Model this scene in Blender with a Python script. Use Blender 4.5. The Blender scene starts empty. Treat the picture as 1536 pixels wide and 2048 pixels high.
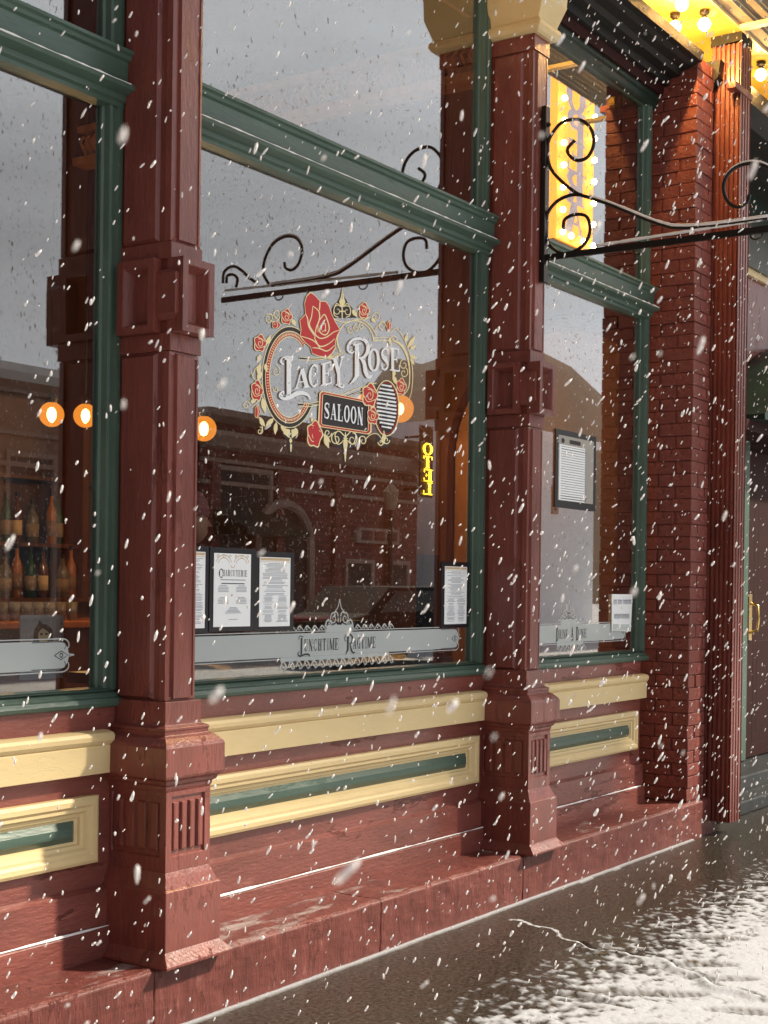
import bpy, math, random
import numpy as np
from mathutils import Vector, Matrix
random.seed(7); rng = np.random.default_rng(11)
C = bpy.context.scene.collection
R = math.radians
PI = math.pi
# ------------------------------------------------------------------ camera
sc = bpy.context.scene
cd = bpy.data.cameras.new('camera'); cam = bpy.data.objects.new('camera', cd); C.objects.link(cam); sc.camera = cam
RM = [[0.5588182710, -0.8291795898, 0.0135405994], [-0.0026004258, 0.0145757925, 0.9998903860], [0.8292860651, 0.5587922280, -0.0059889992]]
rt, up, fw = [Vector(v) for v in RM]
cam.matrix_world = Matrix(((rt.x, up.x, -fw.x, 0), (rt.y, up.y, -fw.y, 0), (rt.z, up.z, -fw.z, 1.5), (0, 0, 0, 1)))
cd.sensor_fit = 'VERTICAL'; cd.sensor_height = 36; cd.lens = 36 * 2868.67 / 2048; cd.shift_y = 166.7 / 2048
cd.clip_start = .05; cd.clip_end = 3000
cd.dof.use_dof = True; cd.dof.focus_distance = 5.6; cd.dof.aperture_fstop = 13
# ------------------------------------------------------------------ sky, sun, exposure
SUN_AZ, SUN_EL = 43, 42          # azimuth measured from +x towards -y
w = bpy.data.worlds.new('World'); sc.world = w; w.use_nodes = True
nt = w.node_tree; nt.nodes.clear()
def N(t, k, **kw):
    n = t.nodes.new(k)
    for a, b in kw.items(): setattr(n, a, b)
    return n
sky = N(nt, 'ShaderNodeTexSky', sky_type='NISHITA', sun_disc=False, sun_elevation=R(SUN_EL), sun_rotation=R(90 + SUN_AZ), air_density=1.0, dust_density=3.0)
hs = N(nt, 'ShaderNodeHueSaturation'); hs.inputs['Saturation'].default_value = .16
tc = N(nt, 'ShaderNodeTexCoord'); mp = N(nt, 'ShaderNodeMapping'); mp.inputs['Scale'].default_value = (1, 1, 4)
cn = N(nt, 'ShaderNodeTexNoise'); cn.inputs['Scale'].default_value = 1.6; cn.inputs['Detail'].default_value = 5
cr = N(nt, 'ShaderNodeMapRange'); cr.inputs[1].default_value = .3; cr.inputs[2].default_value = .7; cr.inputs[3].default_value = .62; cr.inputs[4].default_value = 1.2
mx = N(nt, 'ShaderNodeMix', data_type='RGBA', blend_type='MULTIPLY'); mx.inputs[0].default_value = 1
ct = N(nt, 'ShaderNodeMix', data_type='RGBA', blend_type='MIX'); ct.inputs[0].default_value = .5; ct.inputs[7].default_value = (8.3, 8.9, 9.9, 1)   # cloud cover evens the sky out
bg = N(nt, 'ShaderNodeBackground'); bg.inputs[1].default_value = .1
ou = N(nt, 'ShaderNodeOutputWorld')
L = nt.links.new
L(sky.outputs[0], hs.inputs['Color']); L(tc.outputs['Generated'], mp.inputs[0]); L(mp.outputs[0], cn.inputs[0]); L(cn.outputs[0], cr.inputs[0])
L(hs.outputs[0], ct.inputs[6]); L(ct.outputs[2], mx.inputs[6]); L(cr.outputs[0], mx.inputs[7]); L(mx.outputs[2], bg.inputs[0]); L(bg.outputs[0], ou.inputs[0])
sl = bpy.data.lights.new('sun', 'SUN'); sl.energy = 5.0; sl.angle = R(2.5); sl.color = (1, .88, .70)
so = bpy.data.objects.new('sun', sl); C.objects.link(so)
sd = Vector((math.cos(R(SUN_EL)) * math.cos(R(SUN_AZ)), -math.cos(R(SUN_EL)) * math.sin(R(SUN_AZ)), math.sin(R(SUN_EL))))
so.rotation_euler = sd.to_track_quat('Z', 'Y').to_euler()
vs = sc.view_settings; sc.display_settings.display_device = 'sRGB'
vs.view_transform = 'Standard'; vs.look = 'None'; vs.gamma = 1; vs.use_curve_mapping = False; vs.exposure = 0.55
cy = sc.cycles; cy.use_denoising = True; cy.max_bounces = 8; cy.transparent_max_bounces = 16; cy.sample_clamp_indirect = 6
# ------------------------------------------------------------------ materials
def nmat(name):
    m = bpy.data.materials.new(name); m.use_nodes = True
    return m, m.node_tree, m.node_tree.nodes['Principled BSDF']
def paint(name, col, rough=.42, var=.25, wear=(0.6, 0.6, 0.6), wamt=0.0, bump=.35, scale=1.0, stretch=(1, 1, .25), fine=90, spec=.4):
    m, t, b = nmat(name)
    tc = N(t, 'ShaderNodeTexCoord'); mp = N(t, 'ShaderNodeMapping'); mp.inputs['Scale'].default_value = stretch
    t.links.new(tc.outputs['Object'], mp.inputs[0])
    n1 = N(t, 'ShaderNodeTexNoise'); n1.inputs['Scale'].default_value = 7 * scale; n1.inputs['Detail'].default_value = 6; n1.inputs['Roughness'].default_value = .65
    n2 = N(t, 'ShaderNodeTexNoise'); n2.inputs['Scale'].default_value = fine; n2.inputs['Detail'].default_value = 4
    n3 = N(t, 'ShaderNodeTexNoise'); n3.inputs['Scale'].default_value = 28 * scale; n3.inputs['Detail'].default_value = 8; n3.inputs['Roughness'].default_value = .7
    t.links.new(mp.outputs[0], n1.inputs[0]); t.links.new(mp.outputs[0], n2.inputs[0]); t.links.new(mp.outputs[0], n3.inputs[0])
    r = N(t, 'ShaderNodeMapRange'); r.inputs[1].default_value = .3; r.inputs[2].default_value = .7; r.inputs[3].default_value = 1 - var; r.inputs[4].default_value = 1 + var
    t.links.new(n1.outputs[0], r.inputs[0])
    mu = N(t, 'ShaderNodeMix', data_type='RGBA', blend_type='MULTIPLY'); mu.inputs[0].default_value = 1; mu.inputs[6].default_value = (*col, 1)
    t.links.new(r.outputs[0], mu.inputs[7])
    wr = N(t, 'ShaderNodeMapRange'); wr.inputs[1].default_value = .60; wr.inputs[2].default_value = .72; wr.inputs[4].default_value = wamt
    t.links.new(n3.outputs[0], wr.inputs[0])
    wm = N(t, 'ShaderNodeMix', data_type='RGBA'); wm.inputs[7].default_value = (*wear, 1)
    t.links.new(wr.outputs[0], wm.inputs[0]); t.links.new(mu.outputs[2], wm.inputs[6]); t.links.new(wm.outputs[2], b.inputs['Base Color'])
    rr = N(t, 'ShaderNodeMapRange'); rr.inputs[3].default_value = rough - .12; rr.inputs[4].default_value = rough + .18
    t.links.new(n1.outputs[0], rr.inputs[0]); t.links.new(rr.outputs[0], b.inputs['Roughness'])
    b.inputs['Specular IOR Level'].default_value = spec
    ad0 = N(t, 'ShaderNodeMath', operation='ADD'); t.links.new(n2.outputs[0], ad0.inputs[0]); t.links.new(n3.outputs[0], ad0.inputs[1])
    dn_ = N(t, 'ShaderNodeMix', data_type='RGBA'); dn_.inputs[0].default_value = .12; t.links.new(mp.outputs[0], dn_.inputs[6]); t.links.new(n3.outputs['Color'], dn_.inputs[7])
    vo = N(t, 'ShaderNodeTexVoronoi', feature='DISTANCE_TO_EDGE'); vo.inputs['Scale'].default_value = 9 * scale; t.links.new(dn_.outputs[2], vo.inputs[0])
    vr = N(t, 'ShaderNodeMapRange'); vr.inputs[1].default_value = 0; vr.inputs[2].default_value = .05; vr.inputs[3].default_value = -.8; vr.inputs[4].default_value = 0
    t.links.new(vo.outputs[0], vr.inputs[0])
    pm = N(t, 'ShaderNodeMath', operation='GREATER_THAN'); pm.inputs[1].default_value = .56; t.links.new(n1.outputs[0], pm.inputs[0])
    pc = N(t, 'ShaderNodeMath', operation='MULTIPLY'); t.links.new(vr.outputs[0], pc.inputs[0]); t.links.new(pm.outputs[0], pc.inputs[1])
    ad = N(t, 'ShaderNodeMath', operation='ADD'); t.links.new(ad0.outputs[0], ad.inputs[0]); t.links.new(pc.outputs[0], ad.inputs[1])
    bp = N(t, 'ShaderNodeBump'); bp.inputs['Strength'].default_value = bump; bp.inputs['Distance'].default_value = .004
    t.links.new(ad.outputs[0], bp.inputs['Height']); t.links.new(bp.outputs[0], b.inputs['Normal'])
    return m
def flat(name, col, rough=.5, metal=0, emit=0, ecol=None, spec=.5):
    m, t, b = nmat(name); b.inputs['Base Color'].default_value = (*col, 1); b.inputs['Roughness'].default_value = rough; b.inputs['Metallic'].default_value = metal
    b.inputs['Specular IOR Level'].default_value = spec
    if emit: b.inputs['Emission Color'].default_value = (*(ecol or col), 1); b.inputs['Emission Strength'].default_value = emit
    return m
RED = (.19, .052, .040)
M = {}
M['red'] = paint('oxblood_paint', RED, .32, .28, (.34, .14, .11), .35, .8)
M['redh'] = paint('oxblood_board_paint', (.215, .062, .048), .36, .28, (.36, .16, .12), .45, 1.0, stretch=(.25, 1, 1))
for k_ in ('red', 'redh'):
    b = M[k_].node_tree.nodes['Principled BSDF']; b.inputs['Coat Weight'].default_value = .3; b.inputs['Coat Roughness'].default_value = .18
M['brick'] = paint('painted_brick', (.19, .05, .038), .42, .35, (.4, .17, .13), .35, 1.0, 1.4, (1, 1, 1), 60)
M['mortar'] = paint('painted_mortar', (.15, .036, .028), .6, .3, (.2, .07, .05), .3, .8, 1.4, (1, 1, 1), 60)
M['plinth'] = paint('plinth_paint', (.15, .042, .034), .42, .35, (.3, .17, .15), .75, .9, 1.2, (1.6, 1.6, .35), 70)
t = M['plinth'].node_tree; b = t.nodes['Principled BSDF']; src = b.inputs['Base Color'].links[0].from_socket
ge = N(t, 'ShaderNodeNewGeometry'); sx_ = N(t, 'ShaderNodeSeparateXYZ'); t.links.new(ge.outputs['Normal'], sx_.inputs[0])
tc = N(t, 'ShaderNodeTexCoord'); mp = N(t, 'ShaderNodeMapping'); mp.inputs['Scale'].default_value = (.6, 2, 1); t.links.new(tc.outputs['Object'], mp.inputs[0])
nz = N(t, 'ShaderNodeTexNoise'); nz.inputs['Scale'].default_value = 2.2; nz.inputs['Detail'].default_value = 9; nz.inputs['Roughness'].default_value = .65; t.links.new(mp.outputs[0], nz.inputs[0])
m1 = N(t, 'ShaderNodeMapRange'); m1.inputs[1].default_value = .55; m1.inputs[2].default_value = .62; m1.inputs[4].default_value = .75; t.links.new(nz.outputs[0], m1.inputs[0])
m2 = N(t, 'ShaderNodeMapRange'); m2.inputs[1].default_value = .8; m2.inputs[2].default_value = .95; t.links.new(sx_.outputs['Z'], m2.inputs[0])
m3 = N(t, 'ShaderNodeMath', operation='MULTIPLY'); t.links.new(m1.outputs[0], m3.inputs[0]); t.links.new(m2.outputs[0], m3.inputs[1])
m4 = N(t, 'ShaderNodeMix', data_type='RGBA'); m4.inputs[7].default_value = (.4, .36, .35, 1); t.links.new(m3.outputs[0], m4.inputs[0]); t.links.new(src, m4.inputs[6]); t.links.new(m4.outputs[2], b.inputs['Base Color'])
M['cream'] = paint('cream_paint', (.72, .57, .30), .42, .07, (.5, .38, .2), .25, .25, stretch=(.3, 1, 1))
M['green'] = paint('green_paint', (.062, .108, .084), .34, .2, (.2, .3, .25), .3, .35)
M['greenh'] = paint('green_board_paint', (.068, .118, .092), .34, .2, (.2, .3, .25), .3, .35, stretch=(.25, 1, 1))
M['dkgreen'] = paint('dark_green_paint', (.012, .03, .022), .3, .2, (.1, .12, .1), .2, .3)
M['cornice'] = paint('black_cornice_paint', (.005, .0055, .004), .6, .3, (.05, .05, .035), .2, .4, stretch=(.3, 1, 1))
M['iron'] = flat('wrought_iron', (.012, .011, .011), .38, .3)
M['yellow'] = paint('yellow_soffit_paint', (.78, .55, .1), .45, .1, (.6, .4, .1), .2, .2)
M['planks'] = paint('weathered_wood', (.3, .27, .22), .75, .3, (.45, .42, .38), .5, .8, stretch=(.2, 2, 2))
M['stone'] = paint('dark_step_stone', (.028, .032, .034), .4, .3, (.3, .3, .3), .5, .5)
M['dkred'] = paint('dark_red_door_paint', (.028, .007, .006), .65, .2, (.1, .04, .04), .2, .3)
M['dkred'].node_tree.nodes['Principled BSDF'].inputs['Specular IOR Level'].default_value = .15
M['brass'] = flat('brass', (.7, .5, .18), .25, 1)
M['copper'] = flat('copper', (.75, .36, .2), .22, 1)
M['wood'] = paint('interior_wood', (.09, .035, .015), .35, .35, (.15, .07, .03), .3, .3)
M['wallin'] = paint('interior_wall', (.085, .036, .016), .6, .35, (.2, .1, .05), .3, .2, .5)
M['arch'] = paint('alcove_plaster', (.26, .12, .035), .6, .3, (.5, .3, .1), .3, .2, .5)
M['tin'] = paint('pressed_copper_tin', (.85, .42, .16), .3, .3, (.6, .35, .15), .5, .5)
M['paper'] = flat('paper', (.88, .93, .95), .6)
M['ink'] = flat('ink', (.03, .035, .05), .7)
M['greyink'] = flat('grey_ink', (.32, .35, .4), .7)
M['gold'] = flat('gold_print', (.6, .46, .28), .6)
M['blackframe'] = flat('black_vinyl', (.012, .013, .018), .3)
M['dec_red'] = flat('red_vinyl', (.55, .015, .02), .45)
M['dec_cream'] = flat('cream_vinyl', (.9, .8, .45), .5)
M['dec_white'] = flat('white_vinyl', (.9, .95, .97), .5)
M['dec_black'] = flat('dark_vinyl', (.018, .012, .014), .5)
M['label'] = flat('bottle_label', (.26, .2, .14), .7)
M['label2'] = flat('dark_bottle_label', (.2, .12, .07), .7)
M['white'] = paint('white_paint', (.75, .77, .78), .5, .08, (.5, .5, .5), .2, .1)
M['cap'] = flat('dark_metal_cap', (.03, .025, .02), .4, .6)
M['snow'], t, b = nmat('snow')
b.inputs['Base Color'].default_value = (.86, .87, .88, 1); b.inputs['Roughness'].default_value = .7
M['flake'], t, b = nmat('snowflake'); b.inputs['Base Color'].default_value = (.93, .93, .93, 1); b.inputs['Roughness'].default_value = .8
lw = N(t, 'ShaderNodeLayerWeight'); lw.inputs[0].default_value = .35; la_ = N(t, 'ShaderNodeMapRange'); la_.inputs[1].default_value = .15; la_.inputs[2].default_value = .75; la_.inputs[3].default_value = .85; la_.inputs[4].default_value = .0
t.links.new(lw.outputs['Facing'], la_.inputs[0]); t.links.new(la_.outputs[0], b.inputs['Alpha'])
def glassmat(name, k):
    m = bpy.data.materials.new(name); m.use_nodes = True; t = m.node_tree; t.nodes.clear()
    f = N(t, 'ShaderNodeFresnel'); ge = N(t, 'ShaderNodeNewGeometry'); ir = N(t, 'ShaderNodeMapRange'); ir.inputs[3].default_value = 1.52; ir.inputs[4].default_value = 1 / 1.52
    t.links.new(ge.outputs['Backfacing'], ir.inputs[0]); t.links.new(ir.outputs[0], f.inputs[0])
    mu = N(t, 'ShaderNodeMath', operation='MULTIPLY', use_clamp=True); mu.inputs[1].default_value = k
    tr = N(t, 'ShaderNodeBsdfTransparent'); tr.inputs[0].default_value = (.93, .95, .94, 1)
    gl = N(t, 'ShaderNodeBsdfGlossy'); gl.inputs['Roughness'].default_value = .0
    ms = N(t, 'ShaderNodeMixShader'); o = N(t, 'ShaderNodeOutputMaterial')
    t.links.new(f.outputs[0], mu.inputs[0]); t.links.new(mu.outputs[0], ms.inputs[0]); t.links.new(tr.outputs[0], ms.inputs[1]); t.links.new(gl.outputs[0], ms.inputs[2]); t.links.new(ms.outputs[0], o.inputs[0])
    return m
M['glass'] = glassmat('window_glass', 3.0)
def frostmat(name, col, a):
    m = bpy.data.materials.new(name); m.use_nodes = True; t = m.node_tree; t.nodes.clear()
    tr = N(t, 'ShaderNodeBsdfTransparent'); di = N(t, 'ShaderNodeBsdfDiffuse'); di.inputs[0].default_value = (*col, 1)
    ms = N(t, 'ShaderNodeMixShader'); ms.inputs[0].default_value = a; o = N(t, 'ShaderNodeOutputMaterial')
    t.links.new(tr.outputs[0], ms.inputs[1]); t.links.new(di.outputs[0], ms.inputs[2]); t.links.new(ms.outputs[0], o.inputs[0]); return m
M['frost'] = frostmat('frosted_film', (.60, .67, .67), .72)
M['etch'] = frostmat('etched_line', (.62, .68, .68), .7)
def bottle_glass(name, col):
    m, t, b = nmat(name); b.inputs['Base Color'].default_value = (*col, 1); b.inputs['Roughness'].default_value = .08; b.inputs['Specular IOR Level'].default_value = .8; b.inputs['Coat Weight'].default_value = .5
    return m
BOT = [bottle_glass('green_bottle_glass', (.02, .07, .03)), bottle_glass('amber_bottle_glass', (.35, .13, .02)), bottle_glass('clear_bottle_glass', (.14, .13, .11)), bottle_glass('brown_bottle_glass', (.12, .04, .015))]
# globe lamp shade: warm glass that is lit from within
m = bpy.data.materials.new('amber_globe_glass'); m.use_nodes = True; t = m.node_tree; t.nodes.clear()
em = N(t, 'ShaderNodeEmission'); em.inputs[0].default_value = (1, .30, .03, 1); em.inputs[1].default_value = 1.0
tr = N(t, 'ShaderNodeBsdfTransparent'); ms = N(t, 'ShaderNodeMixShader'); ms.inputs[0].default_value = .75; o = N(t, 'ShaderNodeOutputMaterial')
t.links.new(tr.outputs[0], ms.inputs[1]); t.links.new(em.outputs[0], ms.inputs[2]); t.links.new(ms.outputs[0], o.inputs[0]); M['globe'] = m
M['filament'] = flat('glowing_filament', (1, .7, .3), .5, 0, 22, (1, .62, .2))
M['bulb'] = flat('lit_bulb', (1, .8, .4), .5, 0, 12, (1, .66, .26))
M['neon'] = flat('yellow_sign_light', (1, .7, .05), .5, 0, 9, (1, .62, .03))
M['signpanel'] = flat('lit_sign_panel', (.9, .5, .15), .5, 0, 2.9, (1, .29, .03))
M['signbulb'] = flat('sign_bulb', (1, .8, .4), .5, 0, 40, (1, .72, .3))
# ------------------------------------------------------------------ mesh builder
class MB:
    def __init__(s): s.v = []; s.f = []
    def add(s, vs, fs):
        k = len(s.v); s.v += [tuple(map(float, v)) for v in vs]; s.f += [tuple(i + k for i in f) for f in fs]; return s
    def box(s, x0, x1, y0, y1, z0, z1):
        return s.add([(x0, y0, z0), (x1, y0, z0), (x1, y1, z0), (x0, y1, z0), (x0, y0, z1), (x1, y0, z1), (x1, y1, z1), (x0, y1, z1)],
                     [(0, 3, 2, 1), (4, 5, 6, 7), (0, 1, 5, 4), (1, 2, 6, 5), (2, 3, 7, 6), (3, 0, 4, 7)])
    def prismx(s, prof, x0, x1):           # closed profile of (y, z) run along x
        n = len(prof); vs = [(x0, y, z) for y, z in prof] + [(x1, y, z) for y, z in prof]
        return s.add(vs, [tuple(range(n))[::-1], tuple(range(n, 2 * n))] + [(i, (i + 1) % n, n + (i + 1) % n, n + i) for i in range(n)])
    def prismz(s, prof, z0, z1):           # closed profile of (x, y) run along z
        n = len(prof); vs = [(x, y, z0) for x, y in prof] + [(x, y, z1) for x, y in prof]
        return s.add(vs, [tuple(range(n)), tuple(range(n, 2 * n))[::-1]] + [(i, n + i, n + (i + 1) % n, (i + 1) % n) for i in range(n)])
    def prismy(s, prof, y0, y1):
        n = len(prof); vs = [(x, y0, z) for x, z in prof] + [(x, y1, z) for x, z in prof]
        return s.add(vs, [tuple(range(n)), tuple(range(n, 2 * n))[::-1]] + [(i, n + i, n + (i + 1) % n, (i + 1) % n) for i in range(n)])
    def stack(s, rings):                   # rings of (x0, x1, y0, y1, z): rectangular rings stacked upwards, closed
        vs = []; fs = []
        for x0, x1, y0, y1, z in rings: vs += [(x0, y0, z), (x1, y0, z), (x1, y1, z), (x0, y1, z)]
        for k in range(len(rings) - 1):
            a = 4 * k
            for i in range(4): j = (i + 1) % 4; fs.append((a + i, a + j, a + 4 + j, a + 4 + i))
        a = 4 * (len(rings) - 1)
        return s.add(vs, fs + [(3, 2, 1, 0), (a, a + 1, a + 2, a + 3)])
    def frame(s, O, U, V, Nn, w, h, prof, cap=True, m=(1, 1, 1, 1)):   # mitred moulding: prof of (inset, height along normal)
        O, U, V, Nn = map(Vector, (O, U, V, Nn)); vs = []; fs = []
        for d, k in prof:
            for a, b in ((d * m[0], d * m[2]), (w - d * m[1], d * m[2]), (w - d * m[1], h - d * m[3]), (d * m[0], h - d * m[3])):
                vs.append(O + U * a + V * b + Nn * k)
        for q in range(len(prof) - 1):
            for i in range(4): j = (i + 1) % 4; fs.append((4 * q + i, 4 * q + j, 4 * q + 4 + j, 4 * q + 4 + i))
        if cap: a = 4 * (len(prof) - 1); fs.append((a, a + 1, a + 2, a + 3))
        return s.add(vs, fs)
    def tube(s, pts, r, n=8, sq=None):
        pts = [Vector(p) for p in pts]; vs = []; fs = []; prev = None
        for i, p in enumerate(pts):
            t_ = (pts[min(i + 1, len(pts) - 1)] - pts[max(i - 1, 0)]).normalized()
            a = Vector((1, 0, 0)) if abs(t_.x) < .9 else Vector((0, 1, 0)); a = (a - t_ * a.dot(t_)).normalized()
            if prev is not None and a.dot(prev) < 0: a = -a
            prev = a; b = t_.cross(a); rr = r[i] if isinstance(r, (list, tuple)) else r
            for k in range(n):
                an = 2 * PI * (k + .5) / n; ca, sa = math.cos(an), math.sin(an)
                if sq: ca, sa = (math.copysign(min(abs(ca) * 1.42, 1), ca)) * sq, math.copysign(min(abs(sa) * 1.42, 1), sa)
                vs.append(p + a * rr * ca + b * rr * sa)
        for i in range(len(pts) - 1):
            for k in range(n): j = (k + 1) % n; fs.append((i * n + k, i * n + j, (i + 1) * n + j, (i + 1) * n + k))
        e = (len(pts) - 1) * n
        return s.add(vs, fs + [tuple(range(n))[::-1], tuple(range(e, e + n))])
    def lathe(s, prof, c=(0, 0, 0), n=16):       # prof of (r, z)
        vs = []; fs = []
        for r_, z in prof:
            for k in range(n): vs.append((c[0] + r_ * math.cos(2 * PI * k / n), c[1] + r_ * math.sin(2 * PI * k / n), c[2] + z))
        for i in range(len(prof) - 1):
            for k in range(n): j = (k + 1) % n; fs.append((i * n + k, i * n + j, (i + 1) * n + j, (i + 1) * n + k))
        e = (len(prof) - 1) * n
        return s.add(vs, fs + [tuple(range(n))[::-1], tuple(range(e, e + n))])
    def sphere(s, c, r, n=16, k=10, sz=1):
        return s.lathe([(max(r * math.sin(PI * i / k), 1e-4), -r * sz * math.cos(PI * i / k)) for i in range(k + 1)], c, n)
    def build(s, name, mat, parent=None, smooth=False, bevel=0):
        me = bpy.data.meshes.new(name); me.from_pydata(s.v, [], s.f); me.materials.append(mat); me.validate()
        if smooth: me.polygons.foreach_set('use_smooth', [True] * len(me.polygons))
        o = bpy.data.objects.new(name, me); C.objects.link(o)
        if parent:
            o.parent = parent
            loc = Vector((0, 0, 0)); q = parent
            while q: loc += q.location; q = q.parent
            if loc.length > 0: o.location = -loc
        if bevel:
            md = o.modifiers.new('bevel', 'BEVEL'); md.width = bevel; md.segments = 2; md.limit_method = 'ANGLE'; md.angle_limit = R(40)
            md.harden_normals = False
        return o
def tag(o, label=None, cat=None, group=None, kind=None):
    if label: o['label'] = label
    if cat: o['category'] = cat
    if group: o['group'] = group
    if kind: o['kind'] = kind
    return o
def thing(name, label, cat, loc=(0, 0, 0), group=None):
    o = bpy.data.objects.new(name, None); C.objects.link(o); o.location = loc; o.empty_display_size = .1
    return tag(o, label, cat, group)
def empty(name, parent):
    o = bpy.data.objects.new(name, None); C.objects.link(o); o.parent = parent; o.empty_display_size = .1
    return o
def copy_tree(o, parent=None):
    c = o.copy(); C.objects.link(c)
    if parent: c.parent = parent
    for ch in o.children: copy_tree(ch, c)
    return c
X, Y, Z = Vector((1, 0, 0)), Vector((0, 1, 0)), Vector((0, 0, 1))
# ------------------------------------------------------------------ ground
def vnoise(x, y, s, seed=0, oct=4):
    out = np.zeros_like(x); amp = 1; tot = 0
    for o_ in range(oct):
        g = np.random.default_rng(seed + o_).random((256, 256)); xs, ys = x * s, y * s
        xi, yi = np.floor(xs).astype(int), np.floor(ys).astype(int); fx, fy = xs - xi, ys - yi
        fx, fy = fx * fx * (3 - 2 * fx), fy * fy * (3 - 2 * fy); a = lambda i, j: g[(xi + i) % 256, (yi + j) % 256]
        out += amp * ((a(0, 0) * (1 - fx) + a(1, 0) * fx) * (1 - fy) + (a(0, 1) * (1 - fx) + a(1, 1) * fx) * fy); tot += amp; amp *= .55; s *= 2.1
    return out / tot
gx = np.arange(2.2, 12.0, .014); gy = np.arange(-.4, 3.95, .014)
GX, GY = np.meshgrid(gx, gy, indexing='ij')
edge = 2.70 + .10 * (vnoise(GX, GY, 1.3, 5) - .5)
grad = np.clip((edge - GY) / .75, 0, 1)
n_f = vnoise(GX * .8, GY, 38, 21, 3); n_m = vnoise(GX, GY, 9, 31)
cover = np.clip((grad * 1.25 + (n_f - .5) * 1.9 + (n_m - .5) * .25 - .30) * 2, 0, 1) * (grad > 0)
hz = (n_m - .5) * .004 + (n_f - .5) * .0022 + cover * (.003 + (n_f - .5) * .0018)
for fx_, fy_, an, ln in [(a_, b_, -58 + (c_ - 25) * .5, d_) for a_, b_, c_, d_ in ((5.34, 2.0, 30, .29), (5.5, 2.14, 25, .27), (5.02, 2.07, 35, .28), (4.93, 2.23, 20, .26), (4.78, 2.33, -40, .28), (5.95, 2.26, 15, .28), (4.98, 1.76, 10, .34), (4.62, 1.95, 20, .28), (6.6, 2.0, 18, .28), (5.2, 1.66, 28, .3))]:
    dx, dy = GX - fx_, GY - fy_; a = R(-an); u = dx * math.cos(a) - dy * math.sin(a); v = dx * math.sin(a) + dy * math.cos(a)
    e = (u / (ln / 2)) ** 2 + (v / .042) ** 2; e2 = np.clip(1.15 - e, 0, 1)
    tread = .5 + .5 * np.sin(u * 190)
    hz -= np.minimum(e2 * 3, 1) * .007 + np.minimum(e2 * 3, 1) * .003 * tread
    cover *= 1 - np.minimum(e2 * 3, 1) * (.3 + .5 * tread * (n_f > .4))
# heaved slab joint running out from the wall
cx0 = 5.705 - (3.133 - GY) * .37 + .05 * np.sin(GY * 9) + .02 * np.sin(GY * 31)
dj = GX - cx0; on = (GY < 3.14) & (GY > 1.7)
hz += np.where(on, np.clip(1 - np.abs(dj + .03) / .05, 0, 1) * .016 * np.clip((2.75 - GY) * 3 + .25, .15, 1), 0)
hz -= np.where((np.abs(dj - .012) < .014) & on & (GY < 2.7), .022, 0)
cover = np.where((np.abs(dj + .012) < .010 + .022 * np.clip((2.72 - GY) * 2, 0, 1)) & on & (GY > 2.1), 1, cover)
cover = np.where((np.abs(dj - .014) < .014) & on & (GY < 2.7) & (GY > 2.25), cover * .05, cover)
# crust of ice left along the foot of the wall
ice = (GY > 3.262 - .012 - .05 * np.clip(vnoise(GX, GY * 0, 3.1, 77) - .55, 0, 1) * 4) & (GY < 3.27) & (GX < 8.2)
cover = np.where(ice, np.maximum(cover, .75), cover); hz = np.where(ice, hz + .008, hz)
nxg, nyg = GX.shape
co = np.stack([GX, GY, hz], -1).reshape(-1, 3)
idx = np.arange(nxg * nyg).reshape(nxg, nyg)
q = np.stack([idx[:-1, :-1], idx[1:, :-1], idx[1:, 1:], idx[:-1, 1:]], -1).reshape(-1, 4)
me = bpy.data.meshes.new('sidewalk'); me.vertices.add(len(co)); me.vertices.foreach_set('co', co.ravel()); me.loops.add(q.size); me.loops.foreach_set('vertex_index', q.ravel())
me.polygons.add(len(q)); me.polygons.foreach_set('loop_start', np.arange(len(q)) * 4); me.polygons.foreach_set('use_smooth', np.ones(len(q), bool)); me.update(calc_edges=True)
at = me.attributes.new('snow', 'FLOAT', 'POINT'); at.data.foreach_set('value', cover.ravel())
gm, t, b = nmat('wet_concrete_with_snow')
an_ = N(t, 'ShaderNodeAttribute', attribute_name='snow'); tc = N(t, 'ShaderNodeTexCoord')
nz = N(t, 'ShaderNodeTexNoise'); nz.inputs['Scale'].default_value = 55; nz.inputs['Detail'].default_value = 6; t.links.new(tc.outputs['Object'], nz.inputs[0])
rp = N(t, 'ShaderNodeValToRGB'); rp.color_ramp.elements[0].position = .35; rp.color_ramp.elements[0].color = (.014, .012, .009, 1); rp.color_ramp.elements[1].position = .7; rp.color_ramp.elements[1].color = (.065, .058, .046, 1)
t.links.new(nz.outputs[0], rp.inputs[0])
mi = N(t, 'ShaderNodeMix', data_type='RGBA'); mi.inputs[7].default_value = (.44, .465, .51, 1)
t.links.new(an_.outputs['Fac'], mi.inputs[0]); t.links.new(rp.outputs[0], mi.inputs[6]); t.links.new(mi.outputs[2], b.inputs['Base Color'])
rr = N(t, 'ShaderNodeMapRange'); rr.inputs[3].default_value = .2; rr.inputs[4].default_value = .65; t.links.new(an_.outputs['Fac'], rr.inputs[0]); t.links.new(rr.outputs[0], b.inputs['Roughness'])
bp = N(t, 'ShaderNodeBump'); bp.inputs['Strength'].default_value = .6; bp.inputs['Distance'].default_value = .006; t.links.new(nz.outputs[0], bp.inputs['Height']); t.links.new(bp.outputs[0], b.inputs['Normal'])
me.materials.append(gm); sw = bpy.data.objects.new('sidewalk', me); C.objects.link(sw); tag(sw, kind='structure')
road = paint('snowy_asphalt', (.34, .34, .35), .6, .35, (.7, .7, .72), .9, .5, .12, (1, .15, 1), 8)
tag(MB().add([(-400, -600, -.03), (1200, -600, -.03), (1200, 400, -.03), (-400, 400, -.03)], [(0, 1, 2, 3)]).build('street', road), kind='structure')
tag(MB().box(-30, 80, -14.2, -11.4, -.03, .12).build('far_pavement', M['snow']), kind='structure')
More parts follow.
